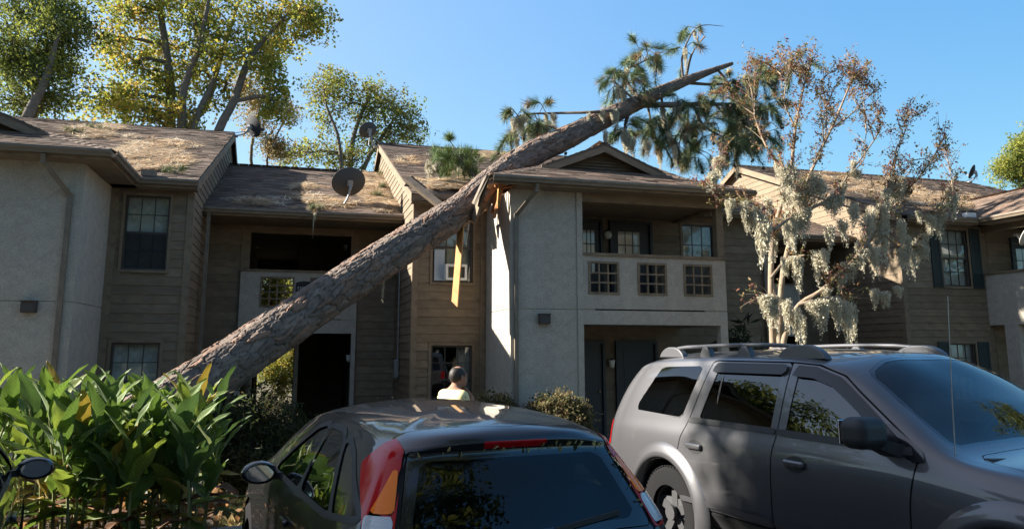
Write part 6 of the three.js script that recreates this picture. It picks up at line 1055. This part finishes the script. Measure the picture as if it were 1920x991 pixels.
// ---------------------------------------------------------------- dishes, lamps and other fittings
M.rusty = std(rgb(0.11, 0.085, 0.075), 0.8, { map: texBlotch }); M.signBlack = std(rgb(0.012, 0.012, 0.013), 0.6); M.acSide = std(rgb(0.42, 0.47, 0.52), 0.6);
M.dish = std(rgb(0.022, 0.022, 0.025), 0.85); M.dishGrey = std(rgb(0.06, 0.057, 0.054), 0.8); M.galv = std(rgb(0.28, 0.28, 0.28), 0.5, { metalness: 0.4 });
function dish(label, centre, dir, R, foot, o = {}) {
  const t = thing('satellite_dish', label, 'satellite dish', 'roof dishes'), d = V(...dir).normalize(), prof = [];
  for (let i = 0; i <= 12; i++) { const q = i / 12; prof.push(new THREE.Vector2(Math.max(0.001, R * q), 0.16 * R * q * q * 1.6)); } prof.push(new THREE.Vector2(R * 1.02, 0.16 * R * 1.6), new THREE.Vector2(R * 1.02, 0.16 * R * 1.6 - 0.012)); for (let i = 12; i >= 0; i--) { const q = i / 12; prof.push(new THREE.Vector2(Math.max(0.001, R * q), 0.16 * R * q * q * 1.6 - 0.012)); }
  const q = new THREE.Quaternion().setFromUnitVectors(Y1, d), g = new THREE.LatheGeometry(prof, 48).scale(1, 1, 0.86);
  const re = mesh('reflector', g, o.mat || M.dish, t); re.quaternion.copy(q); re.position.copy(centre);
  const back = centre.clone().addScaledVector(d, -0.09), low = centre.clone().addScaledVector(V(0, 1, 0).addScaledVector(d, -d.y).normalize(), -R * 0.82), feed = centre.clone().addScaledVector(d, R * 1.1).add(V(0, -R * 0.35, 0));
  mesh('bracket', merge([bar(centre.clone().addScaledVector(d, -0.01), back, 0.12, 0.14), bar(back, back.clone().add(V(0, -0.16, 0)), 0.06, 0.06)]), M.galv, t);
  const elbow = V(back.x, back.y - 0.14, back.z);
  mesh('mast', tube([elbow.clone().add(V(0, 0.1, 0)), elbow.clone().lerp(foot, 0.45).setX(lerp(elbow.x, foot.x, 0.3)), foot], [0.024, 0.024, 0.024], 10), M.galv, t);
  mesh('foot_plate', box(foot.x - 0.08, foot.x + 0.08, foot.y - 0.02, foot.y + 0.015, foot.z - 0.1, foot.z + 0.1), M.galv, t);
  mesh('feed_arm', bar(low, feed, 0.03, 0.04), M.galv, t);
  mesh('feed_horn', new RoundedBoxGeometry(0.16, 0.08, 0.1, 2, 0.02).translate(feed.x, feed.y, feed.z), M.dishGrey, t);
  if (o.struts) for (const s of [-1, 1]) mesh('strut', tube([elbow, foot.clone().add(V(0.25 * s, 0, 0.15))], [0.012, 0.012], 6), M.galv, t);
  return rebase(t, foot);
}
const away = [-0.35, 0.45, -0.82];
dish('dark dish on the gable peak above the straw covered roof', V(-1.50, 8.30, -9.0), [0.75, 0.30, -0.6], 0.34, V(-1.93, 7.95, -8.9), { struts: true });
dish('grey dish on the gable peak over the low roof', V(1.93, 8.45, -9.0), away, 0.29, V(2.18, 7.95, -9.0), { mat: M.dishGrey, struts: true });
{ const f = V(1.0, roofY(1.0, -4.35, 4.9, -3.65) + 0.02, -4.35); dish('big grey dish standing on the low roof near its gutter', V(1.13, 5.78, -4.4), [-0.22, 0.42, -0.88], 0.41, f, { mat: M.dishGrey }); }
dish('dark dish on the ridge of the shuttered block', V(25.2, 8.62, -9.0), [-0.5, 0.4, -0.75], 0.31, V(24.9, 8.2, -9.0), { struts: true });
dish('pale dish clamped to the far balcony parapet', V(17.85, 4.62, -0.75), [-0.3, 0.5, -0.8], 0.33, V(17.7, 3.80, -0.7), { mat: M.white });
function wallLamp(label, p, n, globe) {
  const t = thing('wall_lamp', label, 'lamp', 'wall lamps'), side = V(...n);
  mesh('back_plate', new THREE.CylinderGeometry(0.055, 0.055, 0.025, 18).applyQuaternion(new THREE.Quaternion().setFromUnitVectors(Y1, side)).translate(p.x, p.y, p.z), M.plastic, t);
  const c = p.clone().addScaledVector(side, 0.1);
  mesh('arm', bar(p, c, 0.025, 0.025), M.plastic, t);
  mesh('lamp_shade', globe ? new THREE.SphereGeometry(0.095, 20, 14).translate(c.x, c.y, c.z) : new THREE.LatheGeometry([[0.0, -0.11], [0.045, -0.11], [0.06, -0.04], [0.075, 0.05], [0.078, 0.06], [0.0, 0.065]].map(q => new THREE.Vector2(...q)), 20).translate(c.x, c.y, c.z), M.lampGlass, t);
  mesh('cap', new THREE.CylinderGeometry(0.03, 0.082, 0.03, 18).translate(c.x, c.y + (globe ? 0.1 : 0.075), c.z), M.plastic, t);
  return rebase(t, p);
}
M.lampGlass = std(rgb(0.70, 0.68, 0.62), 0.35);
wallLamp('white cup lamp in the upper stair hall on the wall by the straw roof block', at(476, 457, 'x', -1.27), [1, 0, 0]);
wallLamp('white cup lamp in the upper stair hall on the wall by the broken block', at(655, 463, 'x', 1.42), [-1, 0, 0]);
wallLamp('white cup lamp at the foot of the stair hall', V(1.425, 1.6, -5.5), [-1, 0, 0]);
wallLamp('round globe lamp beside the glazed door on the balcony porch', V(6.78, 4.36, -1.975), [0, 0, 1], true);
wallLamp('white cup lamp between the ground floor porch doors', V(6.82, 1.50, -1.975), [0, 0, 1]);
for (const [p, lab] of [[V(4.62, 2.36, 0), 'small weathered metal box on the stucco pier beside the porch'], [V(-4.16, 2.46, 0), 'small dark metal box on the shaded stucco bay']]) {
  const t = thing('light_box', lab, 'fixture', 'metal boxes on the stucco');
  mesh('housing', new RoundedBoxGeometry(0.22, 0.19, 0.12, 2, 0.012).translate(p.x, p.y, 0.062), M.rusty, t); mesh('lens', box(p.x - 0.085, p.x + 0.085, p.y - 0.07, p.y + 0.05, 0.1225, 0.128), M.dishGrey, t); mesh('hood', box(p.x - 0.115, p.x + 0.115, p.y + 0.085, p.y + 0.1, 0.01, 0.15), M.rusty, t);
  rebase(t, p);
}
{ // window air conditioner
  const t = thing('air_conditioner', 'white air conditioner set in the window under the trunk', 'air conditioner'), x0 = 3.04, x1 = 3.50, y0 = 3.24, y1 = 3.58, z = -1.93;
  mesh('case', merge([box(x0, x1, y1 - 0.05, y1, -2.25, z + 0.12), box(x0, x1, y0, y0 + 0.05, -2.25, z + 0.12), box(x0, x0 + 0.05, y0 + 0.05, y1 - 0.05, -2.25, z + 0.12), box(x1 - 0.05, x1, y0 + 0.05, y1 - 0.05, -2.25, z + 0.12), box(x0 + 0.05, x1 - 0.05, y0 + 0.05, y1 - 0.05, -2.2, z + 0.05)]), M.white, t);
  for (let y = y0 + 0.065; y < y1 - 0.06; y += 0.022) mesh('louvre', box(x0 + 0.05, x1 - 0.05, y, y + 0.009, z + 0.06, z + 0.1), M.dishGrey, t);
  mesh('side_panel', merge([box(2.82, x0, y0, 3.9, -1.99, -1.985)]), M.acSide, t);
  rebase(t, V((x0 + x1) / 2, y0, z));
}
{ // house number board of the stair hall
  const t = thing('number_sign', 'black arched board with white flat numbers on the stair hall parapet', 'sign'), z = -4.9, x0 = -0.02, x1 = 0.38, y0 = 2.93, y1 = 3.36;
  const s = new THREE.Shape(); s.moveTo(x0, y0); s.lineTo(x1, y0); s.lineTo(x1, y1); s.quadraticCurveTo((x0 + x1) / 2, y1 + 0.1, x0, y1); s.closePath();
  mesh('plate', new THREE.ExtrudeGeometry(s, { depth: 0.02, bevelEnabled: false }).translate(0, 0, z + 0.002), M.signBlack, t);
  const c = document.createElement('canvas'); c.width = 256; c.height = 256; const k = c.getContext('2d'); k.fillStyle = '#0c0c0d'; k.fillRect(0, 0, 256, 256); k.fillStyle = '#b9b9b4'; k.font = 'bold 62px serif'; k.textAlign = 'center'; k.textBaseline = 'middle';
  [['110', '112'], ['109', '111']].forEach((row, j) => row.forEach((n, i) => k.fillText(n, 66 + i * 124, 70 + j * 88)));
  const tx = new THREE.CanvasTexture(c); tx.colorSpace = THREE.SRGBColorSpace;
  mesh('numbers', new THREE.PlaneGeometry(x1 - x0 - 0.03, y1 - y0 - 0.02).translate((x0 + x1) / 2, (y0 + y1) / 2, z + 0.026), std(rgb(1, 1, 1), 0.6, { map: tx }), t);
  rebase(t, V((x0 + x1) / 2, y0, z));
}
{ const t = thing('meter_box', 'grey electric meter on the shaded side wall of the broken block', 'meter'); mesh('housing', new RoundedBoxGeometry(0.1, 0.42, 0.28, 2, 0.02).translate(2.30, 1.35, -3.9), M.galv, t); mesh('dial', new THREE.CylinderGeometry(0.085, 0.085, 0.08, 20).rotateZ(Math.PI / 2).translate(2.24, 1.42, -3.9), M.glass, t); mesh('conduit', tube([V(2.33, 1.56, -3.9), V(2.33, 4.6, -3.9)], [0.018, 0.018], 8), M.galv, t); rebase(t, V(2.3, 1.1, -3.9)); }
// ---------------------------------------------------------------- the man behind the hatchback
function surfaceNets(lo, hi, cell, sdf) {
  const n = [0, 1, 2].map(k => Math.ceil((hi[k] - lo[k]) / cell) + 1), id = (i, j, k) => (k * n[1] + j) * n[0] + i, val = new Float32Array(n[0] * n[1] * n[2]);
  for (let k = 0; k < n[2]; k++) for (let j = 0; j < n[1]; j++) for (let i = 0; i < n[0]; i++) val[id(i, j, k)] = sdf(lo[0] + i * cell, lo[1] + j * cell, lo[2] + k * cell);
  const pos = [], idx = [], vid = new Int32Array(val.length).fill(-1), E = [[0, 1], [0, 2], [0, 4], [1, 3], [1, 5], [2, 3], [2, 6], [3, 7], [4, 5], [4, 6], [5, 7], [6, 7]];
  for (let k = 0; k < n[2] - 1; k++) for (let j = 0; j < n[1] - 1; j++) for (let i = 0; i < n[0] - 1; i++) {
    const v = []; let neg = 0; for (let c = 0; c < 8; c++) { v.push(val[id(i + (c & 1), j + ((c >> 1) & 1), k + (c >> 2))]); if (v[c] < 0) neg++; } if (!neg || neg === 8) continue;
    let x = 0, y = 0, z = 0, m = 0; for (const [a, b] of E) if ((v[a] < 0) !== (v[b] < 0)) { const t = v[a] / (v[a] - v[b]); x += lerp(a & 1, b & 1, t); y += lerp((a >> 1) & 1, (b >> 1) & 1, t); z += lerp(a >> 2, b >> 2, t); m++; }
    vid[id(i, j, k)] = pos.length / 3; pos.push(lo[0] + (i + x / m) * cell, lo[1] + (j + y / m) * cell, lo[2] + (k + z / m) * cell);
  }
  for (let k = 1; k < n[2] - 1; k++) for (let j = 1; j < n[1] - 1; j++) for (let i = 1; i < n[0] - 1; i++) {
    const a = val[id(i, j, k)] < 0;
    const quad = (b, q) => { if (a !== (val[b] < 0) && q.every(e => vid[e] >= 0)) { const [p0, p1, p2, p3] = q.map(e => vid[e]); a ? idx.push(p0, p1, p2, p0, p2, p3) : idx.push(p0, p2, p1, p0, p3, p2); } };
    quad(id(i + 1, j, k), [id(i, j - 1, k - 1), id(i, j, k - 1), id(i, j, k), id(i, j - 1, k)]); quad(id(i, j + 1, k), [id(i - 1, j, k - 1), id(i - 1, j, k), id(i, j, k), id(i, j, k - 1)]); quad(id(i, j, k + 1), [id(i - 1, j - 1, k), id(i, j - 1, k), id(i, j, k), id(i - 1, j, k)]);
  }
  return { pos, idx };
}
{
  const cap = (p, a, b, ra, rb) => { const bx = b[0] - a[0], by = b[1] - a[1], bz = b[2] - a[2], px = p[0] - a[0], py = p[1] - a[1], pz = p[2] - a[2], h = clamp((px * bx + py * by + pz * bz) / (bx * bx + by * by + bz * bz), 0, 1); return Math.hypot(px - bx * h, py - by * h, pz - bz * h) - lerp(ra, rb, h); };
  const ell = (p, c, r) => { const x = (p[0] - c[0]) / r[0], y = (p[1] - c[1]) / r[1], z = (p[2] - c[2]) / r[2], k = Math.hypot(x, y, z); return (k - 1) * Math.min(...r); };
  const smin = (a, b, k) => { const h = Math.max(k - Math.abs(a - b), 0) / k; return Math.min(a, b) - h * h * k * 0.25; };
  // figure faces +z, its right hand is at -x; 1.62 m tall
  const torso = p => { let d = ell(p, [0, 0.93, 0], [0.165, 0.13, 0.115]); d = smin(d, ell(p, [0, 1.10, 0.01], [0.158, 0.17, 0.115]), 0.1); d = smin(d, ell(p, [0, 1.235, -0.012], [0.175, 0.13, 0.115]), 0.1); d = smin(d, cap(p, [-0.155, 1.30, -0.02], [0.155, 1.30, -0.02], 0.062, 0.062), 0.09); return smin(d, cap(p, [0, 1.30, -0.02], [0, 1.40, 0.012], 0.062, 0.052), 0.06); };
  const armR = [[-0.175, 1.29, -0.02], [-0.255, 1.06, 0.03], [-0.075, 1.275, 0.185]], armL = [[0.175, 1.29, -0.02], [0.245, 1.05, -0.05], [0.225, 0.82, 0.07]];
  const limb = (p, j) => smin(cap(p, j[0], j[1], 0.056, 0.042), cap(p, j[1], j[2], 0.041, 0.028), 0.03);
  const legs = p => Math.min(smin(cap(p, [-0.085, 0.88, 0], [-0.10, 0.47, 0.02], 0.085, 0.06), cap(p, [-0.10, 0.47, 0.02], [-0.105, 0.09, -0.02], 0.058, 0.042), 0.03), smin(cap(p, [0.085, 0.88, 0], [0.11, 0.47, 0.03], 0.085, 0.06), cap(p, [0.11, 0.47, 0.03], [0.12, 0.09, 0.0], 0.058, 0.042), 0.03));
  const feet = p => Math.min(cap(p, [-0.105, 0.045, -0.05], [-0.125, 0.035, 0.13], 0.045, 0.035), cap(p, [0.12, 0.045, -0.03], [0.145, 0.035, 0.15], 0.045, 0.035));
  const body = (x, y, z) => { const p = [x, y, z]; let d = torso(p); d = smin(d, limb(p, armR), 0.05); d = smin(d, limb(p, armL), 0.05); d = smin(d, legs(p), 0.06); return smin(d, feet(p), 0.02); };
  const hc = [0, 1.505, 0.055];
  const headF = (x, y, z) => { const p = [x, y, z]; let d = ell(p, [0, hc[1] + 0.02, hc[2] - 0.012], [0.076, 0.098, 0.096]); d = smin(d, ell(p, [0, hc[1] - 0.055, hc[2] + 0.03], [0.056, 0.065, 0.066]), 0.04); d = smin(d, cap(p, [0, 1.36, 0.0], [0, 1.44, 0.035], 0.054, 0.052), 0.03); d = smin(d, cap(p, [0, hc[1] + 0.005, hc[2] + 0.083], [0, hc[1] - 0.028, hc[2] + 0.108], 0.009, 0.015), 0.015); d = smin(d, cap(p, [-0.035, hc[1] + 0.022, hc[2] + 0.08], [0.035, hc[1] + 0.022, hc[2] + 0.08], 0.013, 0.013), 0.02); d = smin(d, cap(p, [-0.02, hc[1] - 0.06, hc[2] + 0.09], [0.02, hc[1] - 0.06, hc[2] + 0.09], 0.008, 0.008), 0.01); for (const s of [-1, 1]) { d = Math.max(d, -(Math.hypot(x - s * 0.031, y - hc[1] - 0.004, z - hc[2] - 0.097) - 0.014)); d = Math.min(d, ell(p, [s * 0.031, hc[1] + 0.003, hc[2] + 0.082], [0.012, 0.010, 0.012])); d = smin(d, ell(p, [s * 0.081, hc[1] - 0.01, hc[2] - 0.01], [0.009, 0.032, 0.02]), 0.008); } return d; };
  const handF = (w, u, f, thumbSide) => (x, y, z) => { // palm from wrist w along u, fingers curling towards f
    const U = V(...u).normalize(), Fd = V(...f).normalize(), Sd = new THREE.Vector3().crossVectors(U, Fd), q = (a, b, c) => { const v = V(...w).addScaledVector(U, a).addScaledVector(Sd, b).addScaledVector(Fd, c); return [v.x, v.y, v.z]; }, p = [x, y, z];
    let d = cap(p, q(0.0, -0.014, 0), q(0.07, -0.022, 0), 0.02, 0.015); d = smin(d, cap(p, q(0.0, 0.014, 0), q(0.07, 0.022, 0), 0.02, 0.015), 0.02);
    [[-0.031, 0.034], [-0.011, 0.042], [0.010, 0.040], [0.030, 0.030]].forEach(([s, l]) => { d = Math.min(d, smin(cap(p, q(0.078, s, 0.002), q(0.078 + l, s, 0.014), 0.0092, 0.0085), cap(p, q(0.078 + l, s, 0.014), q(0.078 + l + l * 0.45, s, 0.045), 0.0085, 0.007), 0.006)); });
    return Math.min(d, smin(cap(p, q(0.012, thumbSide * 0.022, 0.008), q(0.045, thumbSide * 0.05, 0.02), 0.013, 0.010), cap(p, q(0.045, thumbSide * 0.05, 0.02), q(0.075, thumbSide * 0.048, 0.034), 0.010, 0.008), 0.006));
  };
  const pieces = [surfaceNets([-0.42, -0.01, -0.25], [0.42, 1.44, 0.32], 0.011, body), surfaceNets([-0.11, 1.38, -0.08], [0.11, 1.64, 0.20], 0.0045, headF), surfaceNets([-0.2, 1.2, 0.1], [0.08, 1.5, 0.33], 0.0042, handF(armR[2], [0.42, 0.75, -0.35], [0.3, 0.2, -0.8], -1)), surfaceNets([0.12, 0.62, -0.02], [0.33, 0.86, 0.2], 0.0042, handF(armL[2], [-0.1, -1, 0.25], [-0.8, 0, 0.4], 1))];
  const pos = [], idx = [], col = [], r = rngOf(1701);
  const SKIN = [0.30, 0.155, 0.095], SHIRT = [0.68, 0.60, 0.30], TROUSER = [0.045, 0.05, 0.065], SHOE = [0.03, 0.028, 0.026];
  pieces.forEach((g, n) => {
    const o = pos.length / 3; for (const i of g.idx) idx.push(i + o);
    for (let i = 0; i < g.pos.length; i += 3) {
      const [x, y, z] = [g.pos[i], g.pos[i + 1], g.pos[i + 2]]; pos.push(x, y, z); let c = SKIN;
      if (n === 0) { const elbow = limb([x, y, z], armR) < 0.02 && (z > 0.05 || y < 1.13) && Math.abs(x) > 0.05 ? true : x > 0.2 && y < 1.12; c = y < 0.07 ? SHOE : y < 0.88 && Math.abs(x) < 0.2 ? TROUSER : y < 0.96 && Math.abs(x) < 0.19 ? TROUSER : elbow || y > 1.372 ? SKIN : SHIRT; if (c === SHIRT && z < -0.05 && Math.hypot(x - 0.05, (y - 1.23) * 0.8) < 0.075 && N16(x * 90, y * 90) > 0.45) c = [0.40, 0.48, 0.46]; }
      col.push(...c);
    }
  });
  const t = thing('person', 'person in a pale yellow shirt facing the porch behind the hatchback', 'person');
  const bm = mesh('body', geoOf(pos, idx, null, col), std(rgb(1, 1, 1), 0.75, { vertexColors: true, map: null }), t);
  // dark hair, thin at the crown
  const hair = [], hm = std(rgb(0.022, 0.017, 0.014), 0.6), hd = (x, y, z) => Math.max(ell([x, y, z], [0, hc[1] + 0.018, hc[2] - 0.016], [0.084, 0.104, 0.102]), -(headF(x, y, z) - 0.0005), z - hc[2] - 0.045 + Math.max(0, (hc[1] + 0.02 - y)) * 1.6 + Math.max(0, y - hc[1] - 0.05) * 0.9, hc[1] - 0.062 - y + Math.max(0, -z) * 0.2, 0.050 - Math.hypot(x, z - hc[2] + 0.015) - Math.max(0, hc[1] + 0.085 - y) * 2.5);
  const hg = surfaceNets([-0.11, 1.42, -0.08], [0.11, 1.64, 0.17], 0.0045, hd);
  mesh('hair', geoOf(hg.pos, hg.idx), hm, t);
  const strands = []; for (let i = 0; i < 900; i++) { const a = r() * 6.28, b = 0.5 + r() * 1.35, n = V(Math.sin(b) * Math.cos(a), Math.cos(b), Math.sin(b) * Math.sin(a)), p = V(n.x * 0.083, hc[1] + 0.018 + n.y * 0.103, hc[2] - 0.016 + n.z * 0.1); if (hd(p.x * 0.99, p.y - 0.001, p.z * 0.99) > 0.006) continue; const d = V(-n.x * 0.2 + (r() - 0.5) * 0.7, -0.8, -0.5 + (r() - 0.5) * 0.6).addScaledVector(n, 0.45).normalize(); strands.push(geoOf([p.x, p.y, p.z, p.x + 0.002, p.y, p.z + 0.001, p.x + d.x * 0.022, p.y + d.y * 0.022, p.z + d.z * 0.022], [0, 1, 2])); }
  if (strands.length) stuff(mesh('hair_strands', merge(strands), hm, t));
  const p = at(852, 760, 'z', 5.65); t.position.set(p.x, groundY(p.x, 5.65) - 0.005, 5.65); t.rotation.y = 2.0;
}
renderer.render(scene, camera);
